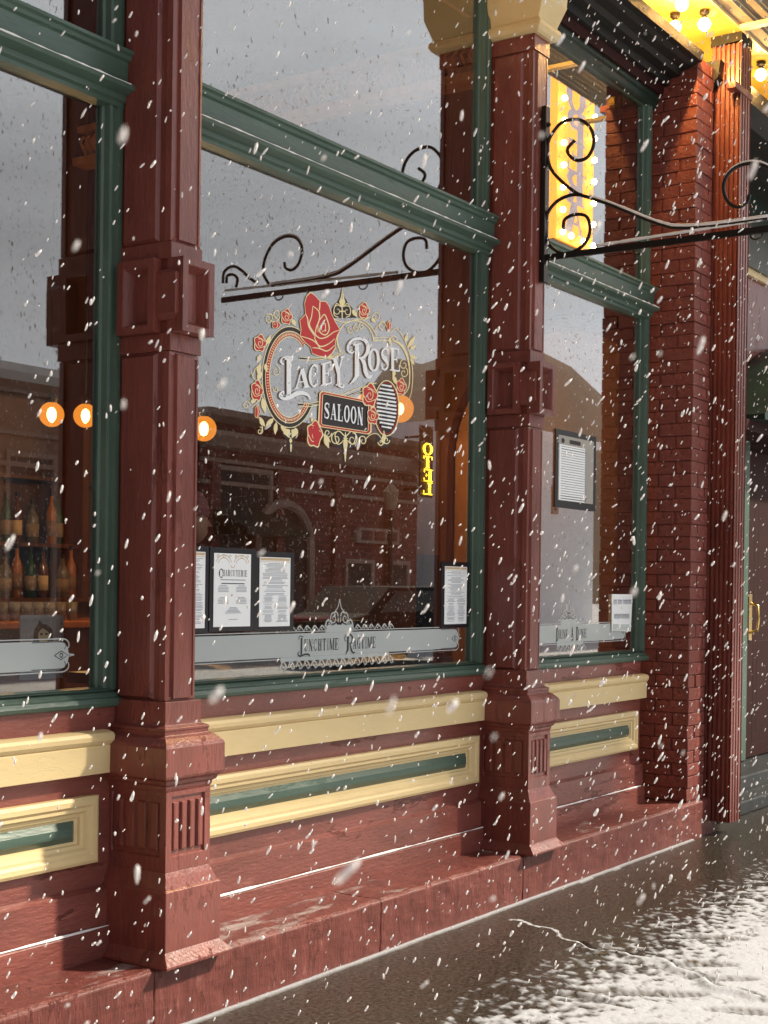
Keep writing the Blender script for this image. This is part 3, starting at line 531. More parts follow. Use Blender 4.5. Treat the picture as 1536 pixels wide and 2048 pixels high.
# glyphs: strokes in a unit box (x right, y up); each (points, width) ; slab-serif condensed face
def arc(cx, cy, rx, ry, a0, a1, n=14): return [(cx + rx * math.cos(R(a)), cy + ry * math.sin(R(a))) for a in np.linspace(a0, a1, n)]
T, TH = .26, .075
def stem(x, y0=0, y1=1, s=.13, t_=T): return [([(x, y0), (x, y1)], t_), ([(x - t_ / 2 - s, y0 + .03), (x + t_ / 2 + s, y0 + .03)], .06), ([(x - t_ / 2 - s, y1 - .03), (x + t_ / 2 + s, y1 - .03)], .06)]
def bowl(cx, cy, rx, ry, a0, a1): return [(arc(cx, cy, rx, ry, a0, a1, 18), [TH, T, TH])]
G = {
 'O': [(arc(.5, .5, .36, .46, -90, 90, 16), [TH, T, TH]), (arc(.5, .5, .36, .46, 90, 270, 16), [TH, T, TH])],
 'C': [(arc(.52, .5, .36, .46, 55, 305, 26), [TH * 2, TH, T, TH, TH * 2]), ([(.8, .62), (.8, .97)], .07), ([(.8, .05), (.8, .3)], .06)],
 'G': [(arc(.52, .5, .36, .46, 55, 300, 26), [TH * 2, TH, T, TH, TH]), ([(.78, .0), (.78, .45)], .2), ([(.6, .45), (.97, .45)], .06), ([(.8, .66), (.8, .97)], .07)],
 'S': [([(.82, .72), (.80, .88), (.52, .96), (.22, .86), (.2, .66), (.42, .54), (.66, .42), (.8, .27), (.72, .1), (.46, .03), (.2, .1), (.16, .28)], [TH, TH, .12, .2, T, .2, .12, TH, TH]), ([(.84, .68), (.84, .98)], .06), ([(.15, .02), (.15, .34)], .06)],
 'E': stem(.25) + [([(.2, .97), (.85, .97)], .07), ([(.2, .03), (.88, .03)], .07), ([(.2, .51), (.66, .51)], .07), ([(.85, .72), (.85, 1)], .07), ([(.88, 0), (.88, .3)], .07), ([(.66, .38), (.66, .64)], .06)],
 'T': [([(.5, 0), (.5, 1)], T), ([(.28, .03), (.72, .03)], .06), ([(.08, .96), (.92, .96)], .08), ([(.1, .72), (.1, 1)], .07), ([(.9, .72), (.9, 1)], .07)],
 'I': stem(.5), 'H': stem(.24, s=.08) + stem(.76, s=.08) + [([(.24, .5), (.76, .5)], .07)],
 'L': stem(.28) + [([(.2, .03), (.9, .03)], .07), ([(.88, 0), (.88, .32)], .08)],
 'N': stem(.18, s=.08, t_=.09) + stem(.82, s=.08, t_=.09) + [([(.2, .98), (.8, .02)], .24)],
 'M': stem(.12, s=.05, t_=.08) + stem(.86, s=.07, t_=.2) + [([(.14, .98), (.5, .05)], .2), ([(.5, .05), (.84, .98)], .07)],
 'U': [([(.24, 1), (.24, .3), (.3, .1), (.5, .03), (.7, .1), (.76, .3), (.76, 1)], [T, T, .15, TH, TH, TH, TH]), ([(.05, .97), (.45, .97)], .06), ([(.62, .97), (.92, .97)], .06)],
 'A': [([(.48, .98), (.14, .02)], .08), ([(.5, .98), (.82, .02)], .25), ([(.24, .32), (.7, .32)], .06), ([(.0, .03), (.3, .03)], .06), ([(.6, .03), (1.0, .03)], .06)],
 'Y': [([(.22, .98), (.52, .45)], .24), ([(.84, .98), (.52, .45)], .08), ([(.52, .5), (.52, 0)], .22), ([(.04, .97), (.44, .97)], .06), ([(.68, .97), (.98, .97)], .06), ([(.3, .03), (.74, .03)], .06)],
 'R': stem(.25) + [(arc(.42, .74, .36, .225, 90, -90, 16), [TH, T * .95, TH]), ([(.45, .5), (.62, .4), (.74, .1), (.9, .03), (1, .1)], [.1, .2, .22, .1, .05])],
 'P': stem(.25) + [(arc(.42, .72, .38, .24, 90, -90, 16), [TH, T * .95, TH])],
 'D': stem(.25) + [(arc(.4, .5, .42, .46, 90, -90, 18), [TH, T, TH])],
 'K': stem(.25) + [([(.82, .98), (.34, .46)], .08), ([(.42, .56), (.84, .02)], .22), ([(.66, .97), (.96, .97)], .06), ([(.64, .03), (1, .03)], .06)],
 '&': [([(.92, .1), (.4, .7), (.36, .88), (.52, .97), (.66, .86), (.6, .7), (.26, .42), (.2, .2), (.36, .04), (.6, .06), (.82, .3), (.86, .5)], [.1, .2, .12, .08, .12, .1, .2, .2, .1, .08, .08])],
}
FAT = [1.0]; GC = [0]
def glyph(art, key, ch, BL, BR, TL, TR, fat=1.0):
    fat = fat * FAT[0]
    GC[0] += 1; key = ('letter', key[1] if isinstance(key, tuple) else key, GC[0])
    BL, BR, TL, TR = map(np.array, (BL, BR, TL, TR)); base = art.tf
    def tf(x, y):
        p = BL * (1 - x) * (1 - y) + BR * x * (1 - y) + TL * (1 - x) * y + TR * x * y; return base(*p)
    art.tf = tf
    for pts, wd in G[ch]:
        art.rib(key, pts, wd * fat if np.isscalar(wd) else [q * fat for q in wd], sm=3 if (len(pts) > 4 and ch in 'SU&RG') else 0)
    art.tf = base
def word(art, key, txt, P0, P1, h0, h1=None, big=(), gap=.12, up_=(0, -1)):
    h1 = h0 if h1 is None else h1; n = len(txt); ws = [.55 if c == 'I' else (1.25 if c == 'M' else .6 if c == ' ' else 1) for c in txt]; tot = sum(ws); x = 0; P0, P1 = np.array(P0, float), np.array(P1, float); U_ = np.array(up_, float)
    for c, w_ in zip(txt, ws):
        a, b_ = P0 + (P1 - P0) * (x + gap * w_ / 2) / tot, P0 + (P1 - P0) * (x + w_ - gap * w_ / 2) / tot; h = h0 + (h1 - h0) * x / tot
        if c != ' ': glyph(art, key, c, a, b_, a + U_ * h, b_ + U_ * h)
        x += w_
# ------------------------------------------------------------------ rose logo on the middle pane
LG = thing('window_decal', 'round rose and scroll logo reading LACEY ROSE SALOON on the middle window', 'decal', (5.0, 3.588, 2.4))
S_ = 3.84
crop = lambda a, b_: pane(470 + a / S_, 560 + b_ / S_)
A = Art(crop)
cr_, wh, rd, bk = ('border', 'dec_cream'), ('lettering', 'dec_white'), ('roses', 'dec_red'), ('backing', 'dec_black')
# dark backings
def ringarc(rx, ry, a0=-48, a1=-328 - 8): return A.ell(425, 745, rx, ry, a0, a1, 70)
a0_, a1_ = -47, -325
A.rib(bk, ringarc(196, 370, a0_, a1_), 30)
A.poly(bk, [(655, 868), (1040, 940), (1030, 1172), (650, 1112)])
A.poly(bk, A.ell(1165, 985, 96, 212)); A.rib(bk, [(500, 600), (640, 606), (830, 566)], 10); A.rib(bk, [(490, 958), (650, 940), (830, 905), (1095, 812)], 12)
for (cx_, y0, y1, w0) in ((430, 1130, 1330, 64), (850, 1150, 1400, 50), (825, 60, 300, 54), (1150, 1190, 1280, 56)):
    if cx_ == 825: A.poly(bk, [(745, 290), (750, 215), (790, 170), (815, 120), (825, 60), (840, 120), (870, 170), (915, 225), (940, 290)])
    else: A.poly(bk, [(cx_ - w0, y0), (cx_ + w0, y0 + 10), (cx_ + w0, y0 + 60), (cx_ + 18, y0 + 100), (cx_ + 4, y1), (cx_ - 10, y1), (cx_ - 22, y0 + 100), (cx_ - w0, y0 + 55)])
A.poly(bk, [(690, 1140), (1020, 1190), (1000, 1250), (900, 1290), (860, 1310), (800, 1290), (720, 1250)])
# oval frame
A.rib(cr_, ringarc(210, 388, a0_, a1_), 6); A.rib(cr_, ringarc(184, 352, a0_, a1_), 7)
A.rib(rd, ringarc(170, 330, a0_ - 2, a1_ + 2), 26); A.rib(cr_, ringarc(154, 308, a0_ - 4, a1_ + 4), 6)
for a in np.linspace(a0_ - 2, a1_ + 2, 74):
    c1, s1 = math.cos(R(a)), math.sin(R(a)); A.rib(cr_, [(425 + 164 * c1, 745 + 322 * s1), (425 + 178 * c1, 745 + 341 * s1)], [9, 3])
# rules around the lettering, right lobe
for dy in (0, 24): A.rib(cr_, [(495, 590 + dy), (600, 600 + dy * .6), (700, 592 + dy * .5), (832, 556 + dy * .4)], [3, 7, 7, 6], sm=4); A.rib(cr_, [(490, 945 + dy), (570, 948 + dy), (650, 932 + dy)], [3, 7, 7], sm=4)
A.rib(cr_, [(815, 885), (940, 835), (1090, 790)], 7); A.rib(cr_, [(840, 905), (950, 862), (1080, 818)], 5)
A.rib(cr_, [(815, 555), (790, 480), (800, 400), (850, 335), (930, 312), (1010, 345), (1055, 410), (1068, 465)], [12, 12, 9, 8, 10, 9, 7, 12], sm=6)
A.rib(cr_, [(1068, 466), (1135, 462), (1205, 466)], 8); A.rib(cr_, [(1068, 446), (1135, 440), (1195, 446)], 6)
A.rib(cr_, [(760, 300), (850, 325), (960, 300), (1040, 350), (1090, 430)], 7, sm=6)
A.rib(cr_, [(1225, 465), (1285, 505), (1330, 600), (1345, 720), (1335, 830), (1290, 890)], [14, 20, 14, 9, 7, 5], sm=6)
A.rib(cr_, [(1070, 400), (1100, 350), (1150, 330), (1190, 400), (1240, 370), (1300, 450), (1350, 580), (1368, 720), (1360, 850), (1340, 920)], [5, 6, 5, 5, 6, 7, 7, 6, 5, 4], sm=6)
A.spiral(cr_, 1225, 455, 30, 180, 1.2, 8)
for x, y, r_, a, s in ((260, 295, 34, -60, 1), (328, 260, 30, 90, 1), (318, 700, 36, -90, 1), (318, 835, 22, 180, -1), (90, 965, 30, 0, -1), (195, 1160, 26, -90, 1), (1090, 285, 32, 180, 1), (1140, 345, 34, 90, 1), (1300, 650, 34, -90, -1), (1300, 712, 34, -60, 1),
                       (890, 385, 26, -90, -1), (935, 370, 26, -90, -1), (975, 355, 24, -90, -1), (790, 235, 36, -60, -1), (865, 240, 36, -120, 1), (1015, 265, 20, 60, 1)):
    A.spiral(cr_, x, y, r_, a, 1.15, 6, s, 1.25)
for x, y, r_, a, s in ((780, 1220, 42, -90, -1), (905, 1225, 42, -90, 1), (715, 1175, 30, 0, 1), (985, 1235, 34, 180, 1), (1125, 1245, 24, 180, -1), (1165, 1230, 26, 0, 1), (400, 1165, 28, -90, -1), (460, 1170, 28, -90, 1)):
    A.spiral(cr_, x, y, r_, a, 1.2, 8, s, 1.25)
A.rib(cr_, [(1000, 1230), (1040, 1190), (1090, 1180), (1130, 1220), (1150, 1260)], 6, sm=5)
for pts in ([(260, 300), (300, 320), (340, 300), (350, 260)], [(240, 262), (290, 268), (340, 310)], [(1060, 260), (1010, 300), (960, 290)], [(130, 980), (180, 930), (215, 850)], [(190, 1090), (215, 1130), (195, 1185)], [(140, 740), (160, 680), (205, 640)], [(130, 700), (150, 760), (205, 780)]):
    A.rib(cr_, pts, [3, 7, 6, 3], sm=5)
def leaf(x, y, ang, l_, w_, key=cr_):
    c1, s1 = math.cos(R(ang)), math.sin(R(ang)); pts = []
    for u, v in ((0, 0), (.25, .42), (.55, .5), (.8, .25), (1, 0), (.8, -.2), (.55, -.4), (.25, -.35)): pts.append((x + (u * l_) * c1 - v * w_ * s1, y + (u * l_) * s1 + v * w_ * c1))
    A.poly(key, pts)
for q in ((240, 500, -65, 90, 34), (200, 570, 110, 70, 36), (195, 640, 100, 90, 40), (205, 700, 110, 80, 40), (235, 640, 80, 70, 30), (215, 900, 80, 130, 44), (120, 940, -30, 60, 34), (190, 1050, 60, 90, 34), (300, 1060, 130, 100, 40), (320, 1090, 95, 100, 34), (355, 1110, 60, 80, 30),
          (440, 300, 60, 60, 36), (905, 225, 60, 70, 36), (1050, 290, 50, 50, 30), (1330, 520, -60, 110, 36), (1345, 530, -30, 60, 28), (1345, 580, 20, 60, 34), (1225, 740, -95, 60, 30), (1240, 800, -110, 80, 34), (1185, 440, 75, 70, 24), (1310, 480, -80, 70, 28), (1350, 600, 60, 60, 26),
          (690, 1200, 70, 100, 40), (680, 1180, 50, 90, 34), (590, 1090, -80, 40, 24), (705, 590, 10, 60, 30)):
    leaf(*q)
# fleurs
A.poly(cr_, [(825, 62), (838, 130), (850, 170), (835, 205), (825, 215), (812, 205), (802, 165), (815, 130)]); A.rib(cr_, [(805, 240), (845, 240)], 10); A.rib(cr_, [(825, 215), (825, 298)], [10, 4, 8]); A.rib(bk, [(825, 90), (825, 150)], 3)
for s in (-1, 1):
    A.rib(cr_, [(825 + s * 12, 205), (825 + s * 40, 180), (825 + s * 62, 220), (825 + s * 60, 270), (825 + s * 30, 285)], 7, sm=5)
    A.rib(cr_, [(850 + s * 6, 1200), (850 + s * 50, 1160), (850 + s * 80, 1190), (850 + s * 60, 1260), (850 + s * 20, 1240)], 8, sm=5)
    A.poly(cr_, [(430 + s * 4, 1150), (430 + s * 40, 1140), (430 + s * 55, 1170), (430 + s * 30, 1200), (430 + s * 8, 1215)])
A.poly(cr_, [(850, 1160), (868, 1260), (860, 1300), (852, 1395), (846, 1395), (838, 1300), (832, 1255)]); A.rib(cr_, [(828, 1232), (874, 1236)], 8); A.rib(cr_, [(832, 1214), (870, 1218)], 6)
A.poly(cr_, [(430, 1205), (442, 1235), (430, 1258), (418, 1235)]); A.poly(cr_, [(424, 1262), (440, 1262), (436, 1318), (427, 1318)]); A.poly(cr_, [(1145, 1150), (1165, 1210), (1140, 1262), (1122, 1240)])
# big rose
ro = [(582, 98), (615, 120), (655, 165), (700, 168), (725, 205), (742, 260), (770, 320), (808, 385), (785, 425), (772, 470), (770, 520), (745, 560), (712, 590), (640, 580), (596, 560), (582, 510), (545, 480), (505, 430), (512, 380), (502, 310), (545, 262), (538, 180), (552, 130)]
cxm, cym = 650, 355
A.poly(cr_, [(cxm + (x - cxm) * 1.035, cym + (y - cym) * 1.03) for x, y in ro]); A.poly(rd, ro)
for pts in ([(600, 200), (590, 280), (575, 350), (640, 440), (700, 440), (760, 400), (805, 385)], [(600, 200), (645, 240), (650, 300), (625, 370), (620, 410)], [(655, 165), (650, 235)], [(640, 400), (640, 330), (665, 290), (690, 265), (715, 320), (725, 380), (700, 420), (665, 410), (650, 380), (690, 330), (695, 380), (670, 395)],
            [(545, 262), (560, 300), (570, 360), (620, 440)], [(505, 430), (570, 450), (610, 470), (660, 510), (720, 490), (768, 450)], [(610, 440), (640, 500), (655, 520)], [(596, 520), (650, 525), (710, 545), (768, 500)]):
    A.rib(cr_, pts, [5, 9, 9, 5], sm=5)
RC = [0]
def rose(x, y, rx, ry, bud=False):
    RC[0] += 1; rd = ('rose', 'dec_red', RC[0])
    o_ = [(x + rx * (1 + .12 * math.cos(5 * a)) * math.cos(a), y + ry * (1 + .12 * math.cos(5 * a + 1)) * math.sin(a)) for a in np.linspace(0, 2 * PI, 26)[:-1]]
    A.poly(cr_, [(x + (a - x) * 1.16, y + (b_ - y) * 1.12) for a, b_ in o_]); A.poly(rd, o_)
    if bud: A.rib(cr_, [(x, y - ry), (x + rx * .4, y), (x, y + ry)], 5, sm=4); return
    A.spiral(cr_, x, y, rx * .6, -120, 1.4, 5, 1, ry / rx)
    A.rib(cr_, [(x - rx * .9, y), (x - rx * .3, y + ry * .6), (x + rx * .8, y + ry * .4)], 5, sm=5); A.rib(cr_, [(x - rx * .5, y - ry * .8), (x + rx * .2, y - ry * .6), (x + rx * .9, y - ry * .2)], 5, sm=5)
for q in ((398, 282, 38, 54), (992, 235, 36, 56), (194, 485, 42, 60), (170, 850, 40, 72), (1278, 820, 34, 58), (612, 1185, 52, 92)): rose(*q)
for q in ((318, 345, 28, 26), (1183, 352, 15, 36), (172, 1012, 18, 46)): rose(*q, bud=True)
A.poly(('rose', 'dec_red', 99), [(625, 1080), (660, 1200), (640, 1275), (610, 1250), (590, 1160)])
# piano keys
A.rib(cr_, A.ell(1165, 985, 96, 212), 8); A.rib(rd, A.ell(1165, 985, 84, 196), 5)
for k in range(13):
    y = 812 + k * 29; e = max(0., 1 - ((y - 985 + 14) / 186) ** 2) ** .5 * 76; A.rib(wh, [(1165 - e, y - e * .16), (1165 + e, y + e * .16)], 15)
for k in (0, 1, 3, 4, 5, 7, 8, 10, 11): y = 826 + k * 29; A.rib(bk, [(1118, y - 8), (1172, y + 2)], 17)
# plaque
def rr4(pts, f):
    c_ = np.mean(pts, 0); return [tuple(c_ + (np.array(p) - c_) * f) for p in pts]
pq = [(655, 868), (668, 858), (1030, 932), (1046, 945), (1042, 1168), (1030, 1180), (655, 1122), (644, 1108)]
A.rib(cr_, pq + [pq[0]], 14); A.rib(rd, rr4(pq, .945) + [rr4(pq, .945)[0]], 16); A.rib(cr_, rr4(pq, .90) + [rr4(pq, .90)[0]], 5)
for k, ch in enumerate('SALOON'):
    f0, f1 = k / 6, (k + .9) / 6; xa, xb = 682 + 306 * f0, 682 + 306 * f1
    glyph(A, wh, ch, (xa, 1060 + 58 * f0), (xb, 1060 + 58 * f1), (xa + 2, 938 + 44 * f0), (xb + 2, 938 + 44 * f1), 1.05)
rose(1035, 885, 52, 82); rose(1058, 1045, 38, 58)
# LACEY ROSE
for k, q in (('A', ((455, 838), (572, 822), (458, 690), (570, 672))), ('C', ((562, 830), (650, 815), (562, 655), (650, 640))), ('E', ((660, 815), (750, 793), (660, 642), (748, 622))), ('Y', ((742, 820), (845, 800), (742, 602), (842, 582))),
             ('O', ((1018, 705), (1114, 700), (1018, 530), (1112, 522))), ('S', ((1116, 695), (1186, 692), (1116, 523), (1186, 518))), ('E', ((1190, 695), (1272, 706), (1190, 520), (1266, 527)))):
    glyph(A, wh, k, *q)
A.rib(('letter', 'dec_white', 'L'), [(412, 610), (412, 880)], [34, 30, 34]); A.rib(('letter', 'dec_white', 'L'), [(440, 600), (400, 590), (362, 600), (352, 630), (375, 650)], [20, 12, 10, 16, 6], sm=5); A.rib(('letter', 'dec_white', 'L'), [(380, 605), (445, 612)], 14)
A.rib(('letter', 'dec_white', 'L'), [(375, 855), (345, 870), (345, 900), (375, 912), (420, 902), (470, 872), (520, 868), (560, 885), (578, 918)], [12, 10, 12, 22, 30, 34, 30, 20, 6], sm=5); A.spiral(('letter', 'dec_white', 'L'), 368, 872, 20, 90, .9, 9); A.rib(('letter', 'dec_white', 'L'), [(390, 900), (440, 895)], 24)
A.rib(('letter', 'dec_white', 'R'), [(935, 495), (935, 740)], [30, 30, 34]); A.rib(('letter', 'dec_white', 'R'), [(905, 500), (965, 490)], 12); A.rib(('letter', 'dec_white', 'R'), [(935, 735), (915, 765), (882, 800)], [26, 20, 4], sm=4)
A.rib(('letter', 'dec_white', 'R'), [(905, 560), (872, 550), (868, 500), (905, 458), (965, 452), (1010, 480), (1020, 540), (990, 590), (950, 600)], [16, 14, 12, 16, 20, 26, 30, 20, 10], sm=5); A.spiral(('letter', 'dec_white', 'R'), 895, 545, 18, 0, .9, 9)
A.rib(('letter', 'dec_white', 'R'), [(960, 595), (990, 640), (1000, 700), (1020, 745), (1052, 735)], [12, 28, 30, 22, 8], sm=5); A.spiral(('letter', 'dec_white', 'R'), 1040, 738, 14, 60, .8, 8)
A.rib(wh, [(792, 790), (800, 815), (830, 825), (835, 800)], [24, 16, 12, 5], sm=4)
A.build(LG, {'border': 'scroll_border', 'lettering': 'lettering', 'roses': 'rose_fill', 'backing': 'dark_backing'})
# ------------------------------------------------------------------ frosted bands
met = lambda x, z_: (x, z_)
def band(x0, x1, label, txt, endl, endr):
    b_ = thing('frosted_band', label, 'window decal', ((x0 + x1) / 2, 3.588, 1.25)); A = Art(met)
    fk, ek, ik = ('film', 'frost'), ('etched_line', 'etch'), ('lettering', 'ink')
    def nk(): GC[0] += 1; return ('dark_line', 'ink', GC[0])
    xa = x1 - (.13 if endr else .0)
    A.poly(fk, [(x0, 1.207), (xa, 1.207), (xa, 1.303), (x0, 1.303)])
    for z_ in (1.1995, 1.3105): A.rib(ek, [(x0, z_), (xa, z_)], .004)
    if endr:
        A.poly(fk, [(xa, 1.207)] + [(xa + .02 + .045 * math.cos(R(a)), 1.255 + .048 * math.sin(R(a))) for a in np.linspace(-90, 90, 12)] + [(xa, 1.303)])
        for s in (-1, 1):
            A.rib(ek, [(xa, 1.255 + s * .0555), (xa + .04, 1.255 + s * .0555), (xa + .062, 1.255 + s * .045), (xa + .064, 1.255 + s * .028), (xa + .05, 1.255 + s * .022), (xa + .046, 1.255 + s * .034)], .0045, sm=5)
            A.rib(ek, [(xa + .035, 1.255 + s * .016), (xa + .055, 1.255 + s * .006), (xa + .09, 1.255)], .004, sm=4)
        A.rib(nk(), [(xa + .0, 1.255), (xa + .03, 1.270), (xa + .06, 1.255), (xa + .03, 1.240), (xa + .0, 1.255)], .0035); A.rib(nk(), A.ell(xa + .031, 1.255, .006, .007), .004)
        A.rib(nk(), [(xa - .1, 1.300), (xa + .03, 1.300), (xa + .05, 1.29), (xa + .045, 1.275)], .003, sm=4); A.rib(nk(), [(xa - .1, 1.210), (xa + .03, 1.210), (xa + .05, 1.22), (xa + .045, 1.235)], .003, sm=4)
    if txt:
        cx_, tw, orn, w0, w1 = txt[1:]
        for x in np.arange(w0, w1, .052):
            A.rib(ek, [(x, 1.165), (x + .02, 1.190), (x + .044, 1.165), (x + .03, 1.158)], .007, sm=4); A.rib(ek, [(x + .005, 1.19), (x + .03, 1.155)], .004); A.spiral(ek, x + .022, 1.322, .011, 0, 1, .005); A.rib(ek, [(x, 1.312), (x + .022, 1.335), (x + .05, 1.314)], .004, sm=4)
        A.poly(fk, [(w0, 1.19), (w1, 1.19), (w1, 1.2065), (w0, 1.2065)])
        A.poly(fk, [(orn - .1, 1.3035), (orn + .1, 1.3035), (orn + .085, 1.335), (orn - .085, 1.335)])
        for s in (-1, 1):
            A.rib(ek, [(orn, 1.445), (orn + s * .012, 1.41), (orn + s * .028, 1.395), (orn + s * .03, 1.385)], .005, sm=5)
            A.rib(ek, [(orn + s * .008, 1.345), (orn + s * .012, 1.38), (orn + s * .03, 1.392), (orn + s * .04, 1.382)], .006, sm=5)
            A.spiral(ek, orn + s * .042, 1.362, .026, 90, 1.3, .006, -s); A.spiral(ek, orn + s * .075, 1.335, .024, 90, 1.2, .006, -s)
            A.rib(ek, [(orn + s * .02, 1.34), (orn + s * .045, 1.33), (orn + s * .065, 1.35), (orn + s * .09, 1.352), (orn + s * .102, 1.33), (orn + s * .1, 1.315)], .006, sm=5)
            A.rib(nk(), [(orn + s * .02, 1.35), (orn + s * .05, 1.334), (orn + s * .068, 1.345)], .004, sm=4)
        A.rib(nk(), [(orn - .018, 1.368), (orn + .018, 1.368)], .005); A.rib(nk(), [(orn, 1.364), (orn, 1.335)], [.003, .007])
        for seg in txt[0]:
            A.tf = met; ch0, rest, x0_, x1_, xw = seg
            if ch0 == 'L':
                A.rib(('letter', 'ink', 'cap' + ch0), [(x0_ + .03, 1.285), (x0_ + .03, 1.215)], .011); A.rib(('letter', 'ink', 'cap' + ch0), [(x0_ + .042, 1.288), (x0_ + .02, 1.293), (x0_ + .01, 1.285), (x0_ + .014, 1.278)], .0035, sm=4); A.rib(('letter', 'ink', 'cap' + ch0), [(x0_ + .016, 1.228), (x0_ + .006, 1.218), (x0_ + .02, 1.209), (x0_ + .05, 1.215), (x0_ + .08, 1.214), (x0_ + .09, 1.204)], [.004, .005, .008, .007, .008, .002], sm=5)
            elif ch0 == 'R':
                A.rib(('letter', 'ink', 'cap' + ch0), [(x0_ + .03, 1.284), (x0_ + .03, 1.225), (x0_ + .015, 1.207)], [.011, .011, .003]); A.rib(('letter', 'ink', 'cap' + ch0), [(x0_ + .018, 1.262), (x0_ + .005, 1.27), (x0_ + .012, 1.288), (x0_ + .04, 1.294), (x0_ + .062, 1.28), (x0_ + .06, 1.258), (x0_ + .04, 1.252)], [.003, .003, .004, .005, .009, .007, .003], sm=5); A.rib(('letter', 'ink', 'cap' + ch0), [(x0_ + .045, 1.252), (x0_ + .056, 1.225), (x0_ + .07, 1.212), (x0_ + .085, 1.214)], [.004, .010, .007, .003], sm=4)
            else: glyph(A, ik, ch0, (x0_, 1.214), (x0_ + xw * .85, 1.214), (x0_, 1.29), (x0_ + xw * .85, 1.29))
            FAT[0] = .72; word(A, ik, rest, (x0_ + xw, 1.228), (x1_, 1.228), .05, up_=(0, 1)); FAT[0] = 1
    A.build(b_, {'film': 'film', 'etched_line': 'etched_line', 'lettering': 'lettering'}); return b_
band(1.2, 3.49, 'blank frosted band with scroll end low on the left window', None, 0, 1)
band(3.85, 6.045, 'frosted band reading LUNCHTIME RAGTIME low on the middle window', ((('L', 'UNCHTIME', 4.69, 4.985, .045), ('R', 'AGTIME', 5.02, 5.265, .065)), 4.97, .5, 4.985, 4.58, 5.37), 0, 1)
b3 = band(6.42, 7.98, 'narrow frosted band reading DRINK & DINE low on the right window', ((('D', 'RINK', 7.005, 7.15, .04), ('&', '', 7.19, 7.19, .035), ('D', 'INE', 7.25, 7.39, .04)), 7.2, .3, 7.16, 7.02, 7.34), 0, 1)
# ------------------------------------------------------------------ menus and notices
def menu(x0, x1, z0, z1, label, head=None, scal=True, frame=True):
    m_ = thing('menu_card', label, 'menu', ((x0 + x1) / 2, 3.612, (z0 + z1) / 2), 'menus fixed to the glass')
    y = 3.580
    if frame: P(MB().box(x0 - .028, x1 + .028, y + .0015, y + .0075, z0 - .018, z1 + .022), 'black_backing', M['blackframe'], m_)
    P(MB().box(x0, x1, y - .0005, y + .001, z0, z1), 'page', M['paper'], m_)
    A = Art(met, y - .0008); W_ = x1 - x0; H_ = z1 - z0
    gk, tk, hk = ('gold_border', 'gold'), ('small_print', 'greyink'), ('heading', 'ink')
    if head:
        for s in (-1, 1):
            for r_ in (.20, .27): A.rib(gk, [(x0 + W_ * (.5 + s * .24) + W_ * r_ * .8 * math.cos(R(a)), z1 - H_ * .17 + H_ * r_ * .55 * math.sin(R(a))) for a in np.linspace(20, 160, 14)], .003)
        for k in range(6): A.spiral(gk, x0 + W_ * (.1 + .16 * k), z1 - H_ * .045, .008, 0, 1, .003)
        A.rib(gk, [(x0 + W_ * .44, z1 - H_ * .155), (x0 + W_ * .47, z1 - H_ * .19), (x0 + W_ * .53, z1 - H_ * .19), (x0 + W_ * .56, z1 - H_ * .155)], .003)
        glyph(A, hk, 'C', (x0 + W_ * .12, z1 - H_ * .335), (x0 + W_ * .25, z1 - H_ * .335), (x0 + W_ * .12, z1 - H_ * .21), (x0 + W_ * .25, z1 - H_ * .21))
        FAT[0] = .75; word(A, hk, head[1:], (x0 + W_ * .22, z1 - H_ * .31), (x0 + W_ * .90, z1 - H_ * .31), H_ * .085, up_=(0, 1)); FAT[0] = 1
        A.rib(hk, [(x0 + W_ * .17, z1 - H_ * .36), (x0 + W_ * .85, z1 - H_ * .36)], .002); A.rib(hk, [(x0 + W_ * .2, z1 - H_ * .41), (x0 + W_ * .82, z1 - H_ * .41)], .0035)
        A.poly(('seal', 'dec_red'), A.ell(x0 + W_ * .48, z1 - H_ * .57, .003, .004, n=8))
        rows = [(c, .44 + .02 * k + g, .14 if k else .09) for g in (0, .16) for c in (.25, .74) for k in range(5)] + [(.52, .74 + .018 * k, .1 + .03 * k) for k in range(5)] + [(.52, .9, .12)]
    else:
        if scal: A.rib(gk, [(x0 + .004, z1 - .008), (x1 - .004, z1 - .008)], .010); [A.rib(gk, [(x0 + W_ * (k + .5) / 9 + .008 * math.cos(a), z1 - .014 - .006 * abs(math.sin(a))) for a in np.linspace(0, PI, 6)], .002) for k in range(9)]
        rows = []; z_ = .09
        while z_ < .95:
            two = z_ > .55
            rows += [(c, z_, random.uniform(.1, .2) if two else random.uniform(.2, .42)) for c in ((.28, .74) if two else (.5,))]; z_ += random.choice((.016, .018, .02, .03))
    for c, f, hw in rows: A.rib(tk, [(x0 + W_ * (c - hw), z1 - H_ * f), (x0 + W_ * (c + hw), z1 - H_ * f)], .0020)
    A.build(m_, {'gold_border': 'gold_border', 'small_print': 'small_print', 'heading': 'heading', 'seal': 'seal'})
menu(3.96, 4.105, 1.335, 1.622, 'menu card half hidden behind the first pillar, left of the charcuterie menu')
menu(4.155, 4.375, 1.338, 1.620, 'white menu card headed CHARCUTERIE on the middle window', head='CHARCUTERIE')
menu(4.43, 4.628, 1.335, 1.612, 'white menu card right of the charcuterie menu, covered in small print')
menu(5.83, 6.035, 1.325, 1.602, 'menu card on black at the right end of the middle window')
m_ = thing('notice_poster', 'grey text covered poster high on the right window', 'poster', (7.2, 3.61, 2.2)); x0, x1, z0_, z1_ = 6.99, 7.425, 1.985, 2.34
P(MB().box(x0 - .03, x1 + .035, 3.5812, 3.587, z0_ - .04, z1_ + .03), 'black_backing', M['blackframe'], m_)
P(MB().box(x0, x1, 3.5795, 3.5805, z0_, z1_), 'sheet', flat('grey_poster', (.36, .35, .32), .6), m_)
